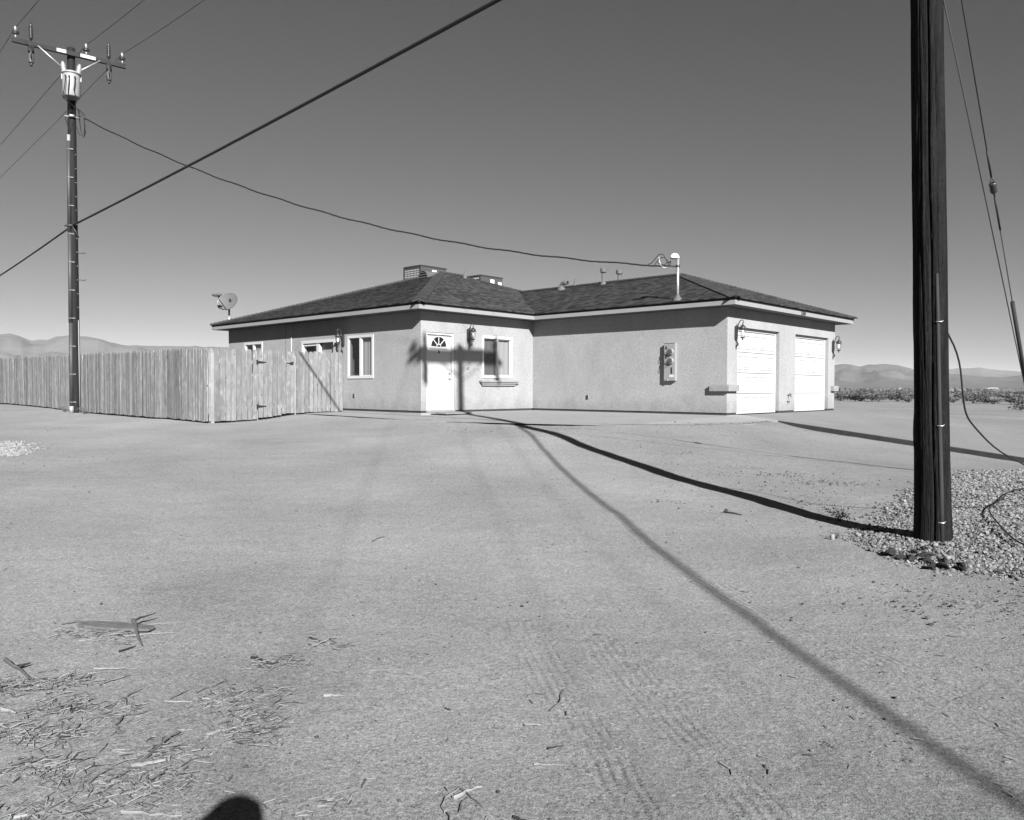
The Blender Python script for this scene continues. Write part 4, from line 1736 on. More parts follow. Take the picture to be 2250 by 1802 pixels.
def cutout(parent, p, out):
    """hanging fuse cutout with a lightning arrester standing over the arm"""
    mb = MB()
    mb.tube([p + V(0, 0, -.06), p + V(0, 0, -.30) + out * .05], [.085, .095], 10)
    mb.tube([p + out * .10 + V(0, 0, -.08), p + out * .20 + V(0, 0, -.52)], [.025, .02], 8)
    mb.build('fuse_cutout', M['dark_metal'], parent)
    mb = MB()
    mb.lathe(p + V(0, 0, -.62) + out * .03, [(.06, 0), (.095, .04), (.07, .07), (.10, .12), (.075, .16), (.095, .22), (.06, .32)], 12)
    mb.build('cutout_porcelain', M['lnb'], parent)
    mb = MB()
    mb.tube([p + V(0, 0, -.62) + out * .03, p + V(0, 0, -.72) + out * .08], [.05, .035], 8)
    mb.build('cutout_clamp', M['dark_metal'], parent)
    mb = MB()
    q = p + V(0, 0, .12) - out * .02
    prof = [(.03, 0)]
    for k in range(7):
        prof += [(.045, .06 + k * .055), (.075, .075 + k * .055), (.045, .09 + k * .055)]
    prof += [(.05, .47), (.03, .55), (.01, .56)]
    mb.lathe(q, prof, 12)
    mb.tube([p, q], .02, 6)
    mb.build('lightning_arrester', M['brownglaze'], parent)


def crossarm(parent, c, d, half, n_off, pins):
    mb = MB()
    fr = frame(c, d, Vector((-d.y, d.x, 0)))
    mb.fbox(fr, -half, half, n_off - .055, n_off + .055, -.07, .07)
    arm = mb.build('crossarm', M['armwood'], parent)
    return fr, arm


# --- far pole with the transformer
LPO = thing('utility_pole', LP, 'tall dark wooden utility pole with transformer in front of the fence', 'utility pole', 'utility poles')
mb = MB()
mb._lathe(LP, Vector((0, 0, 1)), [(.165, -.5), (.165, 0), (.155, 2), (.135, 7), (.118, 12.08), (.10, 12.10)], 20, True)
mb.build('shaft', M['darkpole'], LPO)
camd = Vector((-LP.x, -LP.y, 0)).normalized()
lft = Vector((-camd.y, camd.x, 0)) * -1            # to the left as seen from the yard
if lft.x > 0:
    lft = -lft
armc = Vector((LP.x, LP.y, 0)) + camd * .18 + V(0, 0, 11.65)
fr, _ = crossarm(LPO, armc, ARM_L, 1.65, 0, None)
for off in (-1.55, .45, 1.55):
    pin_insulator(LPO, fr(off, 0, .07))
for off in (-1.13, 1.13):
    cutout(LPO, fr(off, 0, 0), camd)
for a, b in ((-.95, -.05), (.85, .05)):
    mb = MB()
    mb.tube([fr(a, -.07, -.03), Vector((LP.x, LP.y, 10.95)) + camd * .15], .02, 6)
    mb.build('arm_brace', M['steel'], LPO)
for x0, x1 in ((-.42, -.15), (.27, .72)):
    s_ = -1 if (fr(0, -1, 0) - fr(0, 0, 0)).dot(camd) > 0 else 1
    mb = MB()
    y = s_ * .056
    mb.fbox(fr, x0, x1, min(y, y + s_ * .004), max(y, y + s_ * .004), -.05, .055)
    mb.build('arm_plate', M['sticker'], LPO)
tk = Vector((LP.x, LP.y, 0)) + camd * .43
TB = 10.13
mb = MB()
mb.lathe(tk + V(0, 0, TB), [(.245, 0), (.26, .03), (.26, .72), (.25, .74)], 28)
TANK = mb.build('transformer', M['tank'], LPO)
mb = MB()
mb.lathe(tk + V(0, 0, TB), [(.285, .735), (.29, .76), (.285, .785), (.20, .83), (.05, .85)], 28)
mb.build('tank_lid', M['tank'], TANK)
for s_ in (1, -1):
    mb = MB()
    q = tk + lft * (.20 * s_) + V(0, 0, TB + .77)
    ax = (V(0, 0, 1) + lft * s_ * .12).normalized()
    mb.lathe(q, [(.06, 0), (.085, .05), (.06, .08), (.085, .14), (.06, .17), (.08, .23), (.055, .30), (.03, .36)], 14, ax)
    mb.build('bushing', M['porcelain'], TANK)
mb = MB()
for s_ in (-.10, .06, .17):
    q = tk + camd * .255 + lft * s_ + V(0, 0, TB + .60)
    mb.lathe(q, [(.03, 0), (.03, .05), (.018, .08)], 8, camd)
mb.build('terminal', M['dark_metal'], TANK)
mb = MB()
for s_ in (-1, 1):
    mb.fbox(frame(tk, lft, camd), s_ * .27 - .02, s_ * .27 + .02, -.03, .03, TB + .55, TB + .72)
mb.build('lifting_lug', M['tank'], TANK)
mb = MB()
br = Vector((LP.x, LP.y, 9.62))
mb.tube([br + lft * -.22 + camd * .05, br + lft * .22 + camd * .05], .03, 8)
mb.tube([br + camd * .18 + lft * -.08, br + camd * .18 + lft * .08], .05, 8)
mb.build('spool_bracket', M['steel'], LPO)
mb = MB()
for s_, e_ in ((-.10, -.02), (.06, .03), (.17, -.19)):
    q = tk + camd * .30 + lft * s_ + V(0, 0, TB + .60)
    mb.tube([q, q + camd * .05 + V(0, 0, -.15), q + camd * .02 + lft * .03 + V(0, 0, -.45), tk + camd * .20 + lft * s_ * 1.5 + V(0, 0, TB - .1), br + camd * .16 + lft * e_ * 2 + V(0, 0, .1), br + camd * .14 + lft * e_], .014, 6)
sd0 = br - lft * .36 + V(0, 0, .03)
mb.tube([br - lft * .20 + V(0, 0, .30), br - lft * .22 + V(0, 0, .0), br - lft * .26 + V(0, 0, -.4), br - lft * .33 + V(0, 0, -.62), br - lft * .40 + V(0, 0, -.45), sd0], .016, 6)
mb.tube([br - lft * .10 + V(0, 0, -.2), br - lft * .22 + V(0, 0, -.55), br - lft * .36 + V(0, 0, -.58), sd0 + V(0, 0, -.02)], .014, 6)
mb.tube([br + lft * .20, br + lft * .06 + V(0, 0, -.55) + camd * .12, br + camd * .15 - lft * .02 + V(0, 0, -.2)], .014, 6)
mb.build('jumper_wires', M['cable'], LPO)
cx = camd * .13 + lft * .115
mb = MB()
for z0, z1, r_ in ((.22, 3.0, .062), (3.0, 6.0, .060), (6.0, 9.0, .058)):
    mb.tube([LP + cx + V(0, 0, z0), LP + cx * .9 + V(0, 0, z1)], r_, 12)
mb.build('riser_conduit', M['conduit'], LPO)
mb = MB()
mb.tube([LP + cx + V(0, 0, 0), LP + cx + V(0, 0, .23)], .07, 12)
mb.tube([LP + cx * .9 + V(0, 0, 8.6), LP + cx * .88 + V(0, 0, 9.2)], .05, 12)
mb.build('conduit_sleeve', M['tank'], LPO)
for k in range(10):
    zz = .35 + k * .93
    mb = MB()
    mb.tube([LP + cx * (1 - .012 * k) + V(0, 0, zz), LP + cx * (1 - .012 * k) + V(0, 0, zz + .025)], .067, 12)
    mb.fbox(frame(LP + cx * .9, lft, camd), -.13, .0, .03, .055, zz, zz + .03)
    mb.build('strap', M['strap'], LPO)
mb = MB()
mb.tube([LP - lft * .13 + camd * .11 + V(0, 0, .0), LP - lft * .12 + camd * .10 + V(0, 0, 3.1)], .016, 6)
mb.build('ground_molding', M['tank'], LPO)
mb = MB()
for k in range(14):
    zz = 2.6 + k * .46
    q = LP - lft * (.118 - .002 * k) + camd * (.085 - .001 * k) + V(0, 0, zz)
    mb.tube([q, q + camd * .03], .016, 6)
mb.build('staples', M['strap'], LPO, kind='stuff')
for zz in (5.35, 4.45):
    mb = MB()
    mb.tube([LP - lft * .10 + V(0, 0, zz), LP - lft * .34 + V(0, 0, zz)], .012, 6)
    mb.tube([LP - lft * .33 + V(0, 0, zz - .01), LP - lft * .33 + V(0, 0, zz + .03)], .016, 6)
    mb.build('step_bolt', M['dark_metal'], LPO)

# --- near pole
def rpa(z):
    """axis of the near pole at height z above its foot"""
    return RP + Vector((-.047 * min(z, 5.0) - .008 * max(z - 5.0, 0), -.035 * z, z))


RPO = thing('utility_pole', RP, 'thick dark cracked wooden pole rising from the gravel at right', 'utility pole', 'utility poles')
mb = MB()
NS = 110
zs = [-.4, -.2, -.05] + [i * .045 for i in range(1, 140)] + [6.4 + i * .6 for i in range(1, 8)] + [11.05]
caz = math.atan2(-RP.y, -RP.x)                     # the side facing the yard
for i, z in enumerate(zs):
    c = rpa(z)
    r0 = .148 - .0052 * max(z, 0) + (.012 * math.exp(-max(z, 0) / .15))
    for k in range(NS):
        w = 2 * math.pi * k / NS
        dv = Vector((math.cos(w), math.sin(w), 0))
        r_ = r0
        r_ += .005 * noise.noise(Vector((math.cos(w) * 2.4, math.sin(w) * 2.4, z * .35)))
        r_ += .0045 * noise.noise(Vector((math.cos(w) * 9, math.sin(w) * 9, z * .45)))
        r_ += .0036 * noise.noise(Vector((math.cos(w) * 20 + .4 * math.sin(z * 2), math.sin(w) * 20, z * 1.6)))
        kn = noise.noise(Vector((w * 2.2, z * 1.6, 4)))
        r_ += .030 * max(0, kn - .38)
        dw = (w - caz + math.pi) % (2 * math.pi) - math.pi
        for (c0, am, wd, ph, za, zb) in ((.06, .034, .055, .3, -1, 20), (-.42, .012, .04, 1.4, 1.5, 20), (.52, .010, .04, 2.2, 2.2, 5.5), (-.75, .010, .04, 3.1, -1, 3.4)):
            if za < z < zb:
                cc = c0 + .05 * math.sin(z * .9 + ph) + .03 * math.sin(z * 3.1 + ph * 2) + .05 * noise.noise(Vector((z * 1.3, ph, 0)))
                r_ -= am * math.exp(-((dw - cc) / wd) ** 2)
        mb.v.append(tuple(c + dv * r_))
for i in range(len(zs) - 1):
    for k in range(NS):
        mb.f.append((i * NS + k, i * NS + (k + 1) % NS, (i + 1) * NS + (k + 1) % NS, (i + 1) * NS + k))
        mb.smooth.append(True)
mb.f.append(tuple((len(zs) - 1) * NS + k for k in range(NS)))
mb.smooth.append(False)
mb.build('shaft', M['creosote'], RPO, fix=False)
cd2 = Vector((-RP.x, -RP.y, 0)).normalized()
rt2 = Vector((-cd2.y, cd2.x, 0))
if rt2.x < 0:
    rt2 = -rt2
mo = lambda z, s=0: rpa(z) + (cd2 * .132 + rt2 * (.070 + s)) * (1 - .014 * z)
mb = MB()
mb.tube([mo(-.1), mo(.4, .0), mo(1.2, -.008), mo(2.0, -.012), mo(2.35, -.014)], [.020, .020, .018, .017, .012], 10)
mb.build('ground_molding', M['molding'], RPO)
for z in (.16, 1.02, 1.93):
    mb = MB()
    mb.tube([mo(z, -.03), mo(z, -.022) + cd2 * .022, mo(z, .018) + cd2 * .022, mo(z + .01, .03)], .005, 6)
    mb.build('staple', M['steel'], RPO)
for s_ in (-1, 1):
    c = rpa(10.78) + Vector((Av.x, Av.y, 0)) * (s_ * .17)
    fr2, _ = crossarm(RPO, c, Vector((Bv.x, Bv.y, 0)), 1.60, 0, None)
    for off in ((-1.5, .45, 1.5) if s_ < 0 else ()):
        pin_insulator(RPO, fr2(off, 0, .07))
    for off in ((-1.36, 1.36) if s_ > 0 else ()):
        cutout(RPO, fr2(off, 0, 0), Av * s_)
    for a in (-.85, .85):
        mb = MB()
        mb.tube([fr2(a, 0, -.05), rpa(10.15) + Av * (s_ * .13)], .016, 6)
        mb.build('arm_brace', M['steel'], RPO)

# ------------------------------------------------------------------ wires
def sag_line(a, b, sag, n=40):
    return [a + (b - a) * (i / n) - V(0, 0, 4 * sag * (i / n) * (1 - i / n)) for i in range(n + 1)]


DIRF = Vector((math.cos(R(133.5)), math.sin(R(133.5)), 0))
DIRN = Vector((math.cos(R(-82.4)), math.sin(R(-82.4)), 0))
LNAMES = {-1.55: 'leftmost', .45: 'middle', 1.55: 'rightmost'}
arm_l = frame(armc, ARM_L, Vector((-ARM_L.y, ARM_L.x, 0)))
for off, offr, sag in ((-1.55, -1.5, .16), (.45, .45, .33), (1.55, 1.5, .40)):
    a = arm_l(off, 0, .40)
    b = rpa(11.22) + Bv * offr
    far = a + DIRF * 70
    nx = b + DIRN * 30
    mb = MB()
    mb.tube(sag_line(far, a, .5, 30) + sag_line(a, b, sag, 30)[1:] + sag_line(b, nx, .3, 12)[1:], [.009] * 31 + [.009 - .003 * i / 29 for i in range(30)] + [.006] * 12, 6)
    tag(mb.build('power_line', M['wire'], None), 'thin bare wire on the %s insulator of the transformer pole' % LNAMES[off], 'power line', 'thin wires between the poles')
ca = LP + camd * .19 + V(0, 0, 6.23)
cb = rpa(6.76) + V(.065, 0, 0) + Bv * .06 - Av * .05
mb = MB()
mb.tube(sag_line(ca + DIRF * 70, ca, .9, 30) + sag_line(ca, cb, .07, 40)[1:] + sag_line(cb, cb + DIRN * 30 + V(0, 0, .1), .25, 30)[1:], .030, 8)
tag(mb.build('overhead_cable', M['cable'], None), 'thick black overhead cable crossing the sky from lower left to top', 'cable')
mb = MB()
mb.tube([ca + lft * .25 + V(0, 0, -.05), ca - lft * .10 + V(0, 0, .02)], .03, 6)
mb.tube([ca + lft * .05, ca - camd * .02 - lft * .10 + V(0, 0, -.25), ca - lft * .16 - camd * .04 + V(0, 0, -.4)], .02, 6)
mb.build('cable_clamp', M['dark_metal'], LPO)
# service drop: two strands twisted round a third
S1 = ms + hd * .16 + V(0, 0, 3.80)
base = sag_line(sd0, S1, 1.0, 260)
mb = MB()
dvec = (S1 - sd0).normalized()
px_ = dvec.cross(V(0, 0, 1)).normalized()
pz_ = px_.cross(dvec)
for ph in (0, 2.1, 4.2):
    pts = []
    for i, p in enumerate(base):
        t = i / 260
        w = t * 2 * math.pi * 24 + ph
        pts.append(p + (px_ * math.cos(w) + pz_ * math.sin(w)) * .013 + pz_ * .012 * math.sin(t * 2 * math.pi * 13 + 1))
    mb.tube(pts, .0105, 5)
LPF = .60
for q in ([S1 - dvec * 1.05 + V(0, 0, -.17), S1 - dvec * .85 + V(0, 0, -.05), S1 - dvec * .62 + V(0, 0, .33), S1 - dvec * .48 + V(0, 0, .42), S1 - dvec * .34 + V(0, 0, .40), S1 - dvec * .28 + V(0, 0, .26), S1 - dvec * .20 + V(0, 0, .16), S1 - dvec * .11 + V(0, 0, .10), S1 - dvec * .05 + V(0, 0, .22)],
          [S1 - dvec * .75 + V(0, 0, -.12), S1 - dvec * .60 + V(0, 0, .15), S1 - dvec * .45 + V(0, 0, .28), S1 - dvec * .3 + V(0, 0, .30), S1 - dvec * .18 + V(0, 0, .20), S1 - dvec * .13 + V(0, 0, .02), S1 - dvec * .07 + V(0, 0, .03), S1 - dvec * .03 + V(0, 0, .20)],
          [S1 - dvec * .62, S1 - dvec * .45 + V(0, 0, -.03), S1 - dvec * .28 + V(0, 0, .0), S1 - dvec * .22 + V(0, 0, .12), S1 - dvec * .12 + V(0, 0, .16), S1 - dvec * .02 + V(0, 0, .20)]):
    mb.tube(smooth_pts([S1 + (Vector(c) - S1) * LPF + V(0, 0, .0) for c in q]), .010, 6)
SDR = tag(mb.build('service_drop', M['cable'], None), 'sagging twisted black service cable from pole to roof mast', 'cable')
mb = MB()
mb.tube(smooth_pts([S1 - dvec * .34 + V(0, 0, .16), S1 - dvec * .32 + V(0, 0, .04), S1 - dvec * .28 + V(0, 0, -.05), S1 - dvec * .20 + V(0, 0, -.08), S1 - dvec * .14 + V(0, 0, -.06)]), .008, 6)
mb.build('tie_wire', M['white'], SDR)

# guy wires of the near pole
GD = Vector((math.cos(R(46.9)), math.sin(R(46.9)), 0))
anch = RP + GD * 5.59
anch2 = RP + GD * 5.41
anch.z = anch2.z = -.75
g1 = rpa(5.36)
g2 = rpa(6.25)
mb = MB()
mb.tube([g1, anch], .006, 6)
tag(mb.build('guy_wire', M['wire'], None), 'plain thin guy wire slanting down right of the thick pole', 'guy wire', 'guy wires of the right pole')
gd = (anch2 - g2).normalized()
tI = (g2.z - 2.86) / -gd.z
ic = g2 + gd * tI
mb = MB()
mb.tube([g2, ic - gd * .13], .006, 6)
mb.tube([ic + gd * .12, anch2], .006, 6)
mb.tube([ic - gd * .45, ic - gd * .13], .011, 6)
mb.tube([ic + gd * .12, ic + gd * .55], .011, 6)
for s_ in (-1, 1):
    sv = gd.cross(cd2).normalized() * (.026 * s_)
    mb.tube([ic - gd * .13, ic - gd * .05 + sv, ic - gd * .02 + sv], .005, 6)
    mb.tube([ic + gd * .12, ic + gd * .05 + sv * .5, ic + gd * .02 + sv * .5], .005, 6)
GW = tag(mb.build('guy_wire', M['wire'], None), 'guy wire with black strain insulator and sleeve, nearest the right edge', 'guy wire', 'guy wires of the right pole')
mb = MB()
mb.lathe(ic, [(.028, -.062), (.036, -.052), (.037, -.02), (.034, .0), (.037, .02), (.036, .052), (.028, .062)], 14, gd)
mb.build('strain_insulator', M['brownglaze'], GW)
mb = MB()
tG = (g2.z - 1.70) / -gd.z
q = g2 + gd * tG
mb.tube([q, q + gd * 2.0], .023, 10)
mb.build('guy_guard', M['molding'], GW)
# loose cable hanging from the pole and lying on the gravel
mb = MB()
lw = [V(3.86, 7.00, 1.22), V(4.06, 7.10, .95), V(4.125, 7.15, .608), V(4.20, 7.23, .42), V(4.34, 7.33, .30), V(4.664, 7.5, .065), V(5.06, 7.7, -.085), V(5.6, 8.1, -.30), V(6.5, 8.9, -.55), V(7.0, 9.6, G(7, 9.6) + .05), V(6.65, 10.1, G(6.65, 10.1) + .05),
      V(6.1, 9.6, G(6.1, 9.6) + .05), V(5.72, 9.06, G(5.72, 9.06) + .06), V(5.2, 8.5, G(5.2, 8.5) + .06), V(4.93, 8.0, G(4.93, 8.0) + .06), V(4.72, 7.55, G(4.72, 7.55) + .06), V(4.50, 7.1, G(4.5, 7.1) + .06), V(4.25, 6.45, G(4.25, 6.45) + .06), V(4.5, 5.9, G(4.5, 5.9) + .05)]


mb.tube(smooth_pts(lw), .008, 6)
tag(mb.build('loose_cable', M['cable'], None), 'loose black cable hanging off the thick pole and looping over the gravel', 'cable')
# ------------------------------------------------------------------ gravel, rocks, pebbles
ICO = None


def ico_data():
    bm = bmesh.new()
    bmesh.ops.create_icosphere(bm, subdivisions=1, radius=1.0)
    v = np.array([p.co[:] for p in bm.verts])
    f = np.array([[q.index for q in t.verts] for t in bm.faces])
    bm.free()
    return v, f


IV, IF = ico_data()


def stones(name, xy, sizes, m, sink=.2, flat=.65):
    n_ = len(xy)
    z = Gv(xy[:, 0], xy[:, 1])
    dv = IV[None] * (1 + nprs.uniform(-.28, .28, (n_, len(IV), 1)))
    dv *= np.stack([nprs.uniform(.8, 1.35, n_), nprs.uniform(.7, 1.1, n_), nprs.uniform(.8, 1.1, n_) * flat], 1)[:, None, :]
    an = nprs.uniform(0, 6.28, n_)
    tl = nprs.uniform(-.35, .35, n_)
    c, s = np.cos(tl)[:, None], np.sin(tl)[:, None]
    x_, z_ = dv[:, :, 0] * c - dv[:, :, 2] * s, dv[:, :, 0] * s + dv[:, :, 2] * c
    c, s = np.cos(an)[:, None], np.sin(an)[:, None]
    X, Y = x_ * c - dv[:, :, 1] * s, x_ * s + dv[:, :, 1] * c
    P = np.stack([X, Y, z_], 2) * sizes[:, None, None]
    P[:, :, 0] += xy[:, 0:1]
    P[:, :, 1] += xy[:, 1:2]
    P[:, :, 2] += (z + sizes * (flat - sink))[:, None]
    F = (IF[None] + (np.arange(n_) * len(IV))[:, None, None]).reshape(-1, 3)
    me = bpy.data.meshes.new(name)
    me.from_pydata(P.reshape(-1, 3).tolist(), [], F.tolist())
    me.materials.append(m)
    return link(name, me, (0, 0, 0), kind='stuff')


bed = [(3.16, 7.0), (3.08, 6.5), (3.2, 6.12), (3.5, 5.95), (3.98, 5.70), (5.0, 5.2), (7.5, 4.6), (10, 5), (12, 9), (11.5, 14.6), (9.5, 14.1), (8.0, 12.9), (6.8, 11.9), (5.4, 10.2), (4.4, 8.9), (3.75, 8.0), (3.3, 7.4)]


def scatter(poly, n_, ragged=.25):
    q = np.array(poly)
    x = nprs.uniform(q[:, 0].min(), q[:, 0].max(), n_)
    y = nprs.uniform(q[:, 1].min(), q[:, 1].max(), n_)
    jx, jy = nprs.normal(0, ragged, n_), nprs.normal(0, ragged, n_)
    k = inside(x + jx, y + jy, poly)
    return np.stack([x[k], y[k]], 1)


xy = scatter(bed, 210000, .10)
vis = xy[:, 0] / xy[:, 1] < .70
xy = np.vstack([xy[vis], xy[~vis][::6]])
stones('gravel', xy, np.clip(nprs.lognormal(-4.80, .36, len(xy)), .004, .02) * (1 + .025 * xy[:, 1]), M['gravel'], sink=.15, flat=.8)
xy = scatter(bed, 2600, .12)
stones('gravel', xy, nprs.uniform(.013, .024, len(xy)), M['gravel'], sink=.05, flat=.8)
wp = [(-9.95, 14.6), (-8.8, 12.9), (-8.2, 12.7), (-8.1, 13.1), (-8.7, 14.0), (-9.6, 14.9)]
xy = scatter(wp, 3600, .15)
stones('gravel', xy, nprs.uniform(.010, .024, len(xy)), M['gravelwhite'], sink=.1)
# pebbles and clods strewn over the sand
pp = []
for i in range(3800):
    r_ = 2.4 + 20 * rnd.random() ** 1.5
    a = R(rnd.uniform(-37, 37))
    pp.append((r_ * math.sin(a), r_ * math.cos(a)))
for i in range(900):                               # dirtier ground left of the near pole and behind it
    pp.append((rnd.gauss(3.0, .75), rnd.gauss(10.4, 1.5)))
for i in range(500):
    pp.append((rnd.gauss(3.5, .8), rnd.gauss(5.3, .35)))
for i in range(140):
    pp.append((rnd.uniform(-9, -4), rnd.uniform(10, 14)))
pp = np.array(pp)
sz = np.clip(nprs.lognormal(-5.65, .5, len(pp)), .0015, .018)
stones('pebbles', pp, sz, M['pebble'], sink=.15, flat=.6)

cl = []
for i in range(500):
    cl.append((rnd.gauss(3.55, .75), rnd.gauss(10.2, 1.5)))
for i in range(420):
    cl.append((rnd.gauss(3.75, .8), rnd.gauss(5.25, .3)))
for (cx_, cy_, sx__, n__) in ((2.9, 10.0, .2, 60), (3.3, 9.1, .18, 50), (1.95, 9.2, .15, 40), (3.9, 11.3, .3, 120), (4.3, 10.6, .25, 100), (3.0, 13.2, .25, 60), (-8.0, 11.8, .5, 30), (-6.2, 12.6, .6, 30), (-10.5, 18.5, .9, 70), (-1, 16.6, 1.5, 60), (3.2, 16.3, 1.3, 90)):
    for i in range(n__):
        cl.append((rnd.gauss(cx_, sx__), rnd.gauss(cy_, sx__ * .5)))
cl = np.array(cl)
stones('soil_clods', cl, np.clip(nprs.lognormal(-5.05, .42, len(cl)), .003, .02), M['clod'], sink=.2, flat=.6)
rocks = [(3.17, 6.49, .10), (3.20, 6.36, .07), (3.27, 6.33, .085), (3.36, 6.28, .075), (3.42, 6.40, .075), (3.52, 6.62, .05), (3.27, 6.05, .085), (3.38, 6.08, .075), (3.47, 6.22, .095), (3.50, 6.03, .095), (3.40, 6.55, .055), (3.33, 6.20, .06)]
rl = ['long dark rock at the left tip of the row on the gravel edge', 'small dark rock second from the left tip of the row', 'rounded dark rock third along the row at the gravel edge', 'dark rock leaning on its neighbours in the middle of the row',
      'flat dark rock tucked behind the middle of the row', 'small dark rock lying alone highest up towards the pole', 'upright dark rock standing nearest the camera in the row', 'low dark rock just right of the upright one', 'broad dark rock lying on top behind the low one',
      'dark rock at the right end of the row', 'small round dark rock half sunk in gravel near the pole', 'stubby dark rock wedged behind the upright one']
for (x, y, s), lb in zip(rocks, rl):
    s *= .64
    bm = bmesh.new()
    bmesh.ops.create_icosphere(bm, subdivisions=3, radius=1.0)
    sd_ = rnd.uniform(0, 50)
    st = (rnd.uniform(1.1, 1.7), rnd.uniform(.65, .9), rnd.uniform(.55, .8))
    an = Matrix.Rotation(rnd.uniform(0, 3), 3, 'Z') @ Matrix.Rotation(rnd.uniform(-.4, .4), 3, 'X')
    for v in bm.verts:
        p = v.co.copy()
        p = p.normalized()
        q4 = [max(0, p.dot(Vector((math.sin(sd_ * 7 + j * 2.4), math.cos(sd_ * 3 + j * 1.7), math.sin(j * 1.1 + sd_)))) - .62) for j in range(7)]
        k = 1 - .75 * sum(q4) + .22 * noise.noise(p * 1.5 + V(sd_, 0, 0)) + .12 * noise.noise(p * 3.2 + V(sd_, 3, 0)) + .07 * noise.noise(p * 8 + V(sd_, 3, 0))
        p = V(p.x * st[0], p.y * st[1], p.z * st[2]) * k * s
        v.co = an @ p
    me = bpy.data.meshes.new('rock')
    bm.to_mesh(me)
    bm.free()
    me.materials.append(M['rock'])
    o = link('rock', me, (x, y, G(x, y) + s * .35 + .012))
    tag(o, lb, 'rock', 'dark rocks along the gravel edge')
mb = MB()
x, y = 2.98, 7.22
mb.lathe((x, y, G(x, y) - .03), [(.018, 0), (.018, .075), (.014, .08)], 10)
tag(mb.build('pipe_stub', M['concrete'], None), 'short pale pipe stub sticking up in the pole shadow', 'pipe')


# ------------------------------------------------------------------ wood litter
def stick(x0, y0, x1, y1, r_, m, bend=0.0, name='twig', taper=.6, lift=(0, 0), twist=1.0):
    n_ = 7
    pts, rr = [], []
    dx, dy = x1 - x0, y1 - y0
    L_ = math.hypot(dx, dy) + 1e-6
    for i in range(n_):
        t = i / (n_ - 1)
        k = bend * L_ * math.sin(math.pi * t) + rnd.uniform(-.03, .03) * L_ * (0 < i < n_ - 1) * twist
        x, y = x0 + dx * t - dy / L_ * k, y0 + dy * t + dx / L_ * k
        z = G(x, y) + r_ * .7 + lift[0] * (1 - t) + lift[1] * t + .004
        pts.append(V(x, y, z))
        rr.append(r_ * (1 - (1 - taper) * t) * rnd.uniform(.85, 1.15))
    mb = MB()
    mb.tube(pts, rr, 6, sm=False)
    return mb


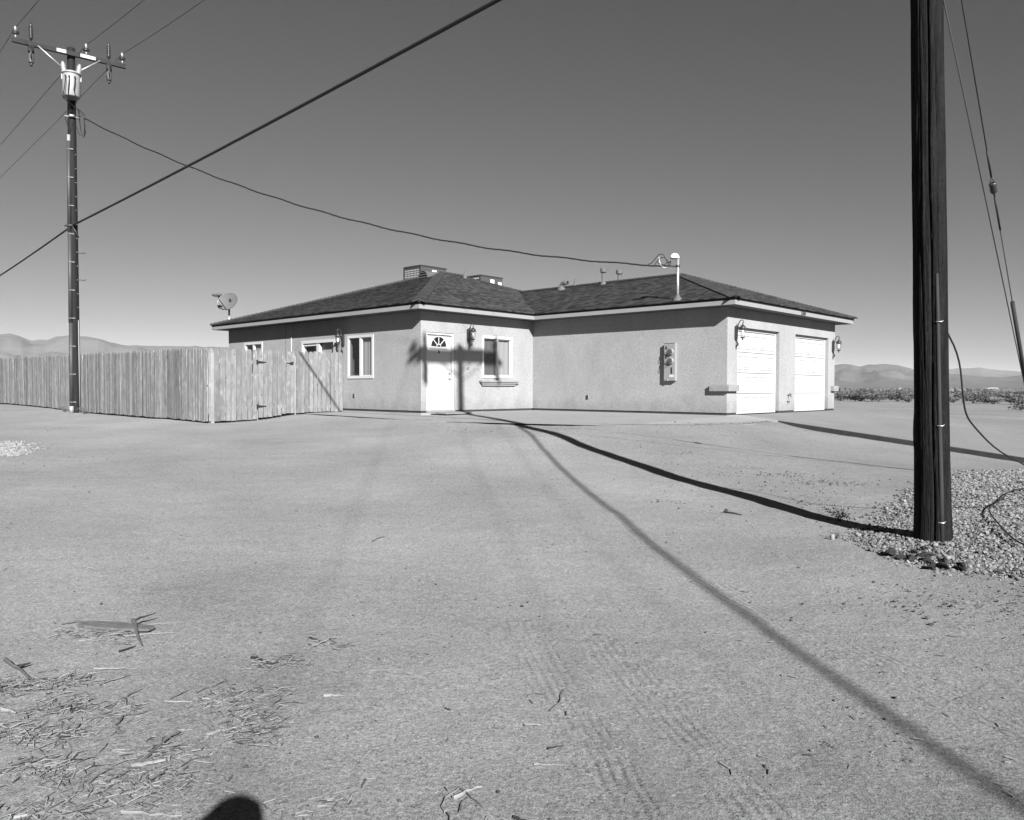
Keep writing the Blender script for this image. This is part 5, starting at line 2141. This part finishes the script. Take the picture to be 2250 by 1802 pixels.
ST = [  # x0,y0,x1,y1, radius, material, bend, lift0, lift1, label
    (-2.30, 4.71, -2.10, 4.40, .018, 'stickgrey', .0, .10, .0, 'thick forked stub of wood propped up on the flat board'),
    (-2.30, 4.71, -2.20, 4.80, .013, 'stickdark', .0, .10, .12, 'short dark stub crossing the propped piece on the board'),
    (-2.77, 4.77, -2.52, 4.82, .008, 'stickgrey', .12, 0, .0, 'curved grey twig left of the flat board'),
    (-2.25, 4.74, -2.03, 4.82, .007, 'stickpale', .0, .01, .0, 'straight pale twig pointing right from the flat board'),
    (-2.49, 4.46, -2.29, 4.59, .009, 'stickpale', .0, 0, .01, 'pale splinter in front of the flat board'),
    (-2.27, 4.54, -2.01, 4.61, .008, 'stickpale', .03, .01, .0, 'pale twig at the right foot of the flat board'),
    (-2.35, 4.43, -2.17, 4.42, .007, 'stickgrey', .0, 0, 0, 'grey twig lying parallel below the flat board'),
    (-2.18, 4.30, -2.13, 4.39, .008, 'stickdark', .0, 0, 0, 'short dark chip below the propped stub'),
    (-2.18, 4.04, -1.95, 4.04, .008, 'stickpale', .02, 0, 0, 'club shaped pale stick with a knob at its left end'),
    (-2.68, 4.10, -2.43, 3.90, .017, 'stickgrey', .05, .05, 0, 'thick grey branch piece near the left edge'),
    (-2.57, 4.02, -2.53, 4.07, .014, 'stickdark', .0, .03, .03, 'dark leaf shaped chip on the thick branch piece'),
    (-2.33, 3.53, -2.24, 3.49, .016, 'stickpale', .0, 0, 0, 'thick pale stub cut by the left edge of the picture'),
    (-1.85, 3.64, -1.79, 3.74, .008, 'stickgrey', .0, .0, .05, 'grey twig tilted up from the chip pile at left'),
    (-1.63, 3.64, -1.56, 3.73, .008, 'stickgrey', .0, .0, .04, 'upper arm of the pale V of twigs'),
    (-1.63, 3.64, -1.50, 3.63, .007, 'stickpale', .0, 0, 0, 'lower arm of the pale V of twigs'),
    (-1.40, 3.64, -1.28, 3.60, .010, 'stickpale', .0, 0, 0, 'pale split stick on the middle chip pile'),
    (-1.13, 3.51, -1.08, 3.64, .008, 'stickgrey', .0, 0, .05, 'long twig leaning up out of the right chip pile'),
    (-1.09, 3.45, -0.96, 3.42, .006, 'stickpale', .0, 0, 0, 'thin pale twig trailing right from the chip pile'),
    (-1.30, 3.29, -1.17, 3.38, .008, 'stickpale', .05, 0, 0, 'pale bent stick below the right chip pile'),
    (-1.66, 3.29, -1.73, 3.44, .014, 'stickgrey', .16, 0, .03, 'thick curved grey piece standing in the chips'),
    (-1.48, 3.00, -1.37, 3.06, .015, 'stickpale', .05, 0, .0, 'broad pale slab of split wood in the foreground'),
    (-1.48, 3.02, -1.40, 3.26, .010, 'stickgrey', .0, 0, .06, 'grey branch rising behind the broad pale slab'),
    (-1.90, 3.02, -1.78, 3.01, .010, 'stickpale', .0, 0, 0, 'pale stick on the lower left chip pile'),
    (-1.60, 2.85, -1.55, 2.93, .009, 'stickgrey', .0, 0, .04, 'grey twig crossing others low in the left foreground'),
    (-1.56, 2.78, -1.49, 2.85, .006, 'stickpale', .0, 0, 0, 'thin pale twig near the lower left corner'),
    (-1.36, 2.69, -1.14, 2.67, .010, 'stickpale', -.03, 0, 0, 'long pale bare stick left of the head shadow'),
    (-1.71, 2.65, -1.60, 2.70, .011, 'stickpale', .0, 0, 0, 'pale splintered stick in the lower left corner'),
    (-0.80, 2.76, -0.68, 2.84, .007, 'stickgrey', .0, 0, .03, 'thin twig slanting up right of the head shadow'),
    (-0.69, 2.74, -0.63, 2.74, .007, 'stickpale', .0, 0, 0, 'small pale stick right of the head shadow'),
    (-1.14, 4.36, -1.02, 4.54, .009, 'stickpale', .06, 0, .02, 'forked pale twig lying alone above the litter'),
    (-1.19, 4.55, -1.11, 4.50, .009, 'stickdark', .0, 0, 0, 'short dark twig touching the forked pale twig'),
    (-0.90, 3.71, -0.80, 3.71, .010, 'stickpale', .08, 0, 0, 'stubby pale piece right of the chip piles'),
    (-1.42, 4.22, -1.25, 4.10, .010, 'stickdark', .06, 0, .01, 'dark twig on the upper chip pile'),
    (-0.74, 4.04, -0.51, 4.07, .005, 'stickpale', .03, 0, 0, 'long thin pale straw lying alone in mid foreground'),
    (-0.69, 4.03, -0.51, 3.99, .005, 'stickgrey', .0, 0, 0, 'thin grey straw crossing the pale straw'),
    (0.08, 3.74, 0.16, 3.75, .005, 'stickgrey', .35, 0, 0, 'small arched twig at the centre of the sand'),
    (0.18, 3.57, 0.29, 3.82, .006, 'stickgrey', .0, 0, .03, 'thin twig slanting up at the centre of the sand'),
    (0.06, 3.42, 0.13, 3.42, .008, 'stickpale', .0, 0, 0, 'short pale rod at the centre of the sand'),
    (0.15, 3.19, 0.22, 3.22, .007, 'stickdark', .1, 0, 0, 'small dark twig beside the tyre tracks'),
    (0.09, 3.06, 0.21, 3.06, .004, 'stickpale', .0, 0, 0, 'thin pale straw beside the tyre tracks'),
    (-0.23, 2.71, -0.19, 2.88, .009, 'stickpale', .18, 0, 0, 'curved pale bark strip in the bottom middle'),
    (-0.21, 2.80, -0.11, 2.88, .011, 'stickpale', .05, 0, 0, 'broad pale bark strip at the top of the bottom middle tangle'),
    (-0.19, 2.87, -0.10, 2.74, .005, 'stickgrey', .0, .01, 0, 'thin dark straight twig across the bottom middle tangle'),
    (-0.18, 2.71, -0.155, 2.81, .008, 'stickgrey', .08, 0, 0, 'short leaf like strip inside the bottom middle tangle'),
    (-0.245, 2.75, -0.215, 2.62, .005, 'stickdark', .1, 0, 0, 'dark thin twig running off the bottom edge'),
    (0.01, 2.68, 0.08, 2.63, .010, 'stickdark', .0, 0, 0, 'dark flat chip cut by the bottom edge'),
    (-1.26, 7.05, -1.19, 7.26, .007, 'stickdark', .08, 0, 0, 'small dark twig alone on open sand left of centre'),
    (2.35, 8.63, 2.50, 8.45, .016, 'stickdark', .1, 0, .0, 'dark clump of twig below the pole shadow'),
]
for (x0, y0, x1, y1, r_, m, bd, l0, l1, lb) in ST:
    tag(stick(x0, y0, x1, y1, r_ * .68, m, bd, lift=(l0 * .4, l1 * .5), taper=.4, twist=1.8).build('twig', M[m], None), lb, 'twig', 'sticks and splinters lying on the sand')
# flat weathered board
mb = MB()
zb_ = G(-2.4, 4.7) + .005
bf = lambda t, w, z: V(-2.64 + .49 * t + w * .25, 4.76 - .13 * t + w, zb_ + z + .012 * t)
n_ = 10
top = [(t / n_, .055 * math.sin(math.pi * min(1, .12 + t / n_ * .8)) ** .5) for t in range(n_ + 1)]
ring = [(t, -w) for t, w in top] + [(t, w) for t, w in reversed(top)]
b0 = len(mb.v)
mb.v += [tuple(bf(t, w, 0)) for t, w in ring] + [tuple(bf(t, w, .016)) for t, w in ring]
k_ = len(ring)
mb.f += [tuple(range(k_ - 1, -1, -1)), tuple(range(k_, 2 * k_))] + [(i, (i + 1) % k_, k_ + (i + 1) % k_, k_ + i) for i in range(k_)]
mb.smooth += [False] * (k_ + 2)
tag(mb.build('board', M['stickgrey'], None), 'flat weathered grey board lying on the sand at left', 'board')
# chips and needles: countless
mb = MB()
piles = [(-2.05, 3.55, 90), (-1.95, 3.27, 90), (-1.80, 3.50, 90), (-1.35, 3.65, 60), (-1.18, 3.5, 90), (-1.27, 3.74, 60), (-1.27, 4.13, 50), (-1.8, 2.98, 80), (-1.35, 2.85, 60), (-1.65, 2.68, 80), (-1.58, 2.89, 50),
         (-1.45, 3.12, 40), (-2.25, 3.85, 70), (-2.45, 3.8, 80), (-2.35, 4.55, 40), (-1.15, 3.32, 50), (-2.2, 3.3, 60), (-.75, 2.75, 20), (-1.1, 4.45, 14), (-2.6, 4.6, 20)]
for (x, y, n_) in piles:
    for k in range(int(n_ * 1.7)):
        a, b = rnd.gauss(x, .085), rnd.gauss(y, .055)
        L_ = rnd.uniform(.012, .06)
        w = rnd.gauss(.1, .6) if rnd.random() < .5 else rnd.uniform(0, 3.14)
        z = G(a, b) + rnd.uniform(.001, .014)
        d = V(math.cos(w), math.sin(w), rnd.uniform(-.15, .35)) * L_
        sdv = V(-math.sin(w), math.cos(w), 0) * rnd.uniform(.0006, .0024)
        p = V(a, b, z)
        w2 = w + rnd.gauss(0, .55)
        d2 = V(math.cos(w2), math.sin(w2), rnd.uniform(-.3, .1)) * L_ * rnd.uniform(.3, .9)
        s2 = V(-math.sin(w2), math.cos(w2), 0) * sdv.length
        up = V(0, 0, rnd.uniform(.001, .004))
        q = p + d
        e = q + d2
        e.z = max(e.z, G(e.x, e.y) + .002)
        mb.hexa([p - sdv, p + sdv, q + sdv, q - sdv, p - sdv + up, p + sdv + up, q + sdv + up, q - sdv + up])
        mb.hexa([q - s2, q + s2, e + s2 * .4, e - s2 * .4, q - s2 + up, q + s2 + up, e + s2 * .4 + up * .5, e - s2 * .4 + up * .5])
    for k in range(n_ * 3):
        a, b = rnd.gauss(x, .11), rnd.gauss(y, .08)
        w = rnd.uniform(0, 3.14)
        L_ = rnd.uniform(.003, .010)
        z = G(a, b) + .001
        d = V(math.cos(w), math.sin(w), .1) * L_
        sdv = V(-math.sin(w), math.cos(w), 0) * rnd.uniform(.0008, .002)
        p = V(a, b, z)
        mb.hexa([p - sdv, p + sdv, p + d + sdv, p + d - sdv, p - sdv + V(0, 0, .002), p + sdv + V(0, 0, .002), p + d + sdv + V(0, 0, .002), p + d - sdv + V(0, 0, .002)])
for k in range(500):
    r_ = 2.5 + 9 * rnd.random() ** 2
    a0 = R(rnd.uniform(-36, 36))
    x, y = r_ * math.sin(a0), r_ * math.cos(a0)
    w = rnd.uniform(0, 3.14)
    L_ = rnd.uniform(.01, .05)
    p = V(x, y, G(x, y) + .003)
    d = V(math.cos(w), math.sin(w), .05) * L_
    sdv = V(-math.sin(w), math.cos(w), 0) * rnd.uniform(.001, .003)
    mb.hexa([p - sdv, p + sdv, p + d + sdv, p + d - sdv, p - sdv + V(0, 0, .003), p + sdv + V(0, 0, .003), p + d + sdv + V(0, 0, .003), p + d - sdv + V(0, 0, .003)])
mb.build('wood_chips', M['chips'], None, at=(0, 0, 0), kind='stuff')

# ------------------------------------------------------------------ plants
def bush_mesh(seed, nl, hgt, wid, leafs, name, m):
    r_ = random.Random(seed)
    mb = MB()
    for k in range(10):
        a = r_.uniform(0, 6.28)
        rr = r_.uniform(.2, .8) * wid
        mb.tube([V(0, 0, 0), V(math.cos(a) * rr * .4, math.sin(a) * rr * .4, hgt * .5), V(math.cos(a) * rr, math.sin(a) * rr, hgt * r_.uniform(.7, 1.0))], [.02, .012, .005], 4)
    lob = [(r_.uniform(-.6, .6) * wid, r_.uniform(-.6, .6) * wid, r_.uniform(.35, .75) * hgt, r_.uniform(.25, .5)) for _ in range(9)]
    for k in range(nl):
        lx, ly, lz, lr = lob[r_.randrange(9)]
        p = V(lx + r_.gauss(0, lr * .45) * wid, ly + r_.gauss(0, lr * .45) * wid, max(.03, lz + r_.gauss(0, lr * .42) * hgt))
        s = leafs * r_.uniform(.5, 1.4)
        d = V(r_.uniform(-1, 1), r_.uniform(-1, 1), r_.uniform(.0, 1.2)).normalized()
        e = d.orthogonal().normalized()
        e = Matrix.Rotation(r_.uniform(0, 6.28), 3, d) @ e
        mb.quad([p - e * s * .3, p + d * s * .5 - e * s * .15, p + d * s + e * s * .1, p + e * s * .35])
    me = mb.mesh(name, (0, 0, 0), fix=False)
    me.materials.append(m)
    return me


BM = [bush_mesh(s, 620, 1.0, 1.0, .16, 'creosote_bush', M['leaf']) for s in (1, 2, 3)] + [bush_mesh(s, 620, 1.0, 1.0, .16, 'creosote_bush', M['leafpale']) for s in (4, 5)]
front = [(1846, 881, 40, 19, 0, 'dark bush right beside the garage corner in the front row'), (1890, 882, 95, 21, 0, 'widest bush of the front row between garage and thick pole'), (1930, 883, 44, 15, 1, 'low bush right of the widest one'), (1972, 882, 66, 18, 2, 'rounded front row bush left of the thick pole'),
         (1996, 884, 40, 14, 0, 'small front row bush touching the thick pole'), (2096, 885, 40, 13, 3, 'pale low bush just right of the thick pole'), (2138, 886, 62, 16, 1, 'dark bush in front right of the hanging cable'), (2182, 888, 60, 14, 2, 'flat bush second from the right edge'), (2240, 889, 70, 16, 0, 'dark bush at the right edge in the front row')]


def px2ground(u, v, zg=-.85):
    """where a sight line to the plain lands"""
    x = (u - 1125) / 1716.06
    z = -(v - 854.3 - .0026 * (u - 1125)) / 1716.06
    y = (zg - EYE.z) / z
    return x * y, y


BUSHES = []
for (u, v, w, hh, k, lb) in front:
    x, y = px2ground(u, v)
    BUSHES.append((x, y, w / 1716 * y / 2, hh / 1716 * y, k, lb))
x, y = px2ground(2243, 903)
BUSHES.append((x, y, .65, .55, 4, 'small pale bush alone on the open sand at the right edge'))
for i, (x, y, w, hh, k, lb) in enumerate(BUSHES):
    o = link('creosote_bush', BM[k], (x, y, G(x, y) - .05))
    o.scale = (w, w, hh)
    o.rotation_euler = (0, 0, rnd.uniform(0, 6))
    tag(o, lb, 'bush', 'desert bushes on the plain')
nb = 0
while nb < 110:
    y = 112 * (420 / 112) ** rnd.random()
    t = rnd.uniform(.405, .68)
    x = y * t
    k = rnd.choice((0, 1, 2, 0, 1, 3, 4))
    s = rnd.uniform(.9, 2.0)
    o = link('creosote_bush', BM[k], (x, y, -.9))
    o.scale = (s * 1.25, s * 1.25, rnd.uniform(.7, 1.25))
    o.rotation_euler = (0, 0, rnd.uniform(0, 6))
    tag(o, 'one of many small desert bushes scattered over the plain behind the front row', 'bush', 'far desert bushes behind the front row')
    nb += 1
mb = MB()
for k in range(7500):                              # the scrub beyond reads as one dark band
    y = rnd.uniform(330, 1500)
    x = y * rnd.uniform(.30, .90)
    s = rnd.uniform(1.0, 2.2)
    for q in range(7):
        c = V(x + rnd.uniform(-1, 1) * s, y + rnd.uniform(-1, 1) * s, -.85 + rnd.uniform(.1, 1.0) * s * .5)
        d = V(rnd.uniform(-1, 1), rnd.uniform(-1, 1), rnd.uniform(0, 1)) * s * .7
        e = V(rnd.uniform(-1, 1), rnd.uniform(-.3, .3), rnd.uniform(-.3, .8)) * s * .6
        mb.quad([c, c + d, c + d + e, c + e])
mb.build('desert_scrub', M['leaf'], None, at=(0, 0, 0), fix=False, kind='stuff')
# small weeds by the fence, pole and driveway
weeds = [(-13.9, 25.4, .35, 'dry weed clump at the fence foot left of the transformer pole'), (-15.3, 26.7, .3, 'second dry weed at the fence foot behind the transformer pole'), (3.45, 8.2, .22, 'thin weed growing at the left of the thick pole base'), (5.3, 9.6, .3, 'sparse weed at the gravel edge behind the thick pole'), (3.05, 7.3, .12, 'tiny dry weed in the pole shadow')]
WM = bush_mesh(31, 160, 1.0, 1.0, .11, 'weed', M['leafpale'])
for x, y, s, lb in weeds:
    o = link('weed', WM, (x, y, G(x, y) - .01))
    o.scale = (s, s, s * .8)
    tag(o, lb, 'weed')
# low white building on the plain
FBH = thing('far_building', (520, 860, -.85), 'tiny low white building far off on the plain at right', 'building')
ff = frame((516, 850, 0), (1, 0, 0), (0, 1, 0))
mb = MB()
mb.fbox(ff, 0, 14, 0, 9, -1.5, 2.0)
mb.build('wall', M['farpaint'], FBH)
mb = MB()
mb.prism(ff, [(-.5, 2.0), (14.5, 2.0), (11, 3.4), (3, 3.4)], -.5, 9.5)
mb.build('roof', M['farpaint'], FBH)

# ------------------------------------------------------------------ the photographer, standing behind the camera
PH = Vector((.03, -.30, G(0, -.3)))
PERS = thing('person', PH, 'standing photographer whose head shadow falls on the bottom foreground', 'person')


def skin(name, verts, edges, radii, m, parent, at, root=0, sub=1):
    me = bpy.data.meshes.new(name)
    me.from_pydata(verts, edges, [])
    bm = bmesh.new()
    bm.from_mesh(me)
    ly = bm.verts.layers.skin.verify()
    bm.verts.ensure_lookup_table()
    for v, r_ in zip(bm.verts, radii):
        v[ly].radius = r_ if hasattr(r_, '__len__') else (r_, r_)
    bm.verts[root][ly].use_root = True
    bm.to_mesh(me)
    bm.free()
    me.materials.append(m)
    o = link(name, me, at, parent)
    md = o.modifiers.new('skin', 'SKIN')
    md.use_smooth_shade = True
    s2 = o.modifiers.new('sub', 'SUBSURF')
    s2.levels = s2.render_levels = sub
    return o


vt = [(0, 0, .95), (0, 0, 1.12), (0, .01, 1.32), (0, 0, 1.46), (0, .0, 1.52), (0, .01, 1.60), (0, .02, 1.68), (0, .0, 1.735)]
ra = [(.16, .12), (.15, .11), (.17, .12), (.09, .08), (.055, .055), (.065, .075), (.085, .10), (.055, .065)]
ed = [(i, i + 1) for i in range(7)]
for s_ in (-1, 1):
    b = len(vt)
    vt += [(.17 * s_, 0, 1.42), (.22 * s_, -.02, 1.14), (.24 * s_, .03, .90), (.245 * s_, .05, .82)]
    ra += [.065, .05, .038, .035]
    ed += [(2, b), (b, b + 1), (b + 1, b + 2), (b + 2, b + 3)]
    for q in range(5):
        f0_ = len(vt)
        if q < 4:
            vt += [(.245 * s_, .02 + .02 * q, .76), (.235 * s_, .02 + .022 * q, .69 - .012 * (1.5 - abs(q - 1.5)))]
        else:
            vt += [(.235 * s_, .085, .80), (.225 * s_, .105, .755)]
        ra += [.010, .008]
        ed += [(b + 3, f0_), (f0_, f0_ + 1)]
    b = len(vt)
    vt += [(.10 * s_, 0, .86), (.11 * s_, .01, .48), (.12 * s_, -.01, .09), (.13 * s_, .14, .04)]
    ra += [.095, .062, .045, .04]
    ed += [(0, b), (b, b + 1), (b + 1, b + 2), (b + 2, b + 3)]
skin('body', vt, ed, ra, M['cloth'], PERS, PH)
mb = MB()
mb.lathe(PH + V(0, .005, 1.66), [(.082, -.02), (.095, .03), (.09, .075), (.06, .105), (.02, .115)], 18)
mb.build('hair', M['hair'], PERS)
mb = MB()  # unseen draped form, added to broaden the head shadow towards the left
for i in range(9):
    t = i / 8
mb.tube([PH + V(.02, .01, 1.70), PH + V(-.03, .02, 1.66), PH + V(-.10, .02, 1.60), PH + V(-.19, .02, 1.53), PH + V(-.25, .02, 1.46)], [.088, .094, .085, .078, .07], 12)
mb.build('shadow_widening_cloth', M['cloth'], PERS)
mb = MB()
mb.lathe(PH + V(0, .10, 1.645), [(.014, 0), (.008, .03)], 8, (0, 1, -.3))
for s_ in (-1, 1):
    mb.lathe(PH + V(.035 * s_, .098, 1.68), [(.012, 0), (.006, .008)], 8, (0, 1, 0))
    mb.lathe(PH + V(.088 * s_, .01, 1.655), [(.028, 0), (.02, .014)], 8, (s_, 0, 0))
mb.build('face', M['skin'], PERS)

# ------------------------------------------------------------------ desert haze: one closed box of thin even air round everything
hm = bpy.data.materials.new('haze_air')
hm.use_nodes = True
hn, hl = hm.node_tree.nodes, hm.node_tree.links
hn.clear()
ho = hn.new('ShaderNodeOutputMaterial')
hp_ = hn.new('ShaderNodeVolumePrincipled')
hp_.inputs['Color'].default_value = (.9, .9, .9, 1)
hp_.inputs['Density'].default_value = 0.000042
hp_.inputs['Anisotropy'].default_value = -0.3
hl.new(hp_.outputs[0], ho.inputs['Volume'])
mb = MB()
mb.fbox(lambda a, b, c: V(a, b, c), -9500, 9500, -9500, 9500, -4.5, 235)
mb.build('haze', hm, None, at=(0, 0, 0), kind='stuff')
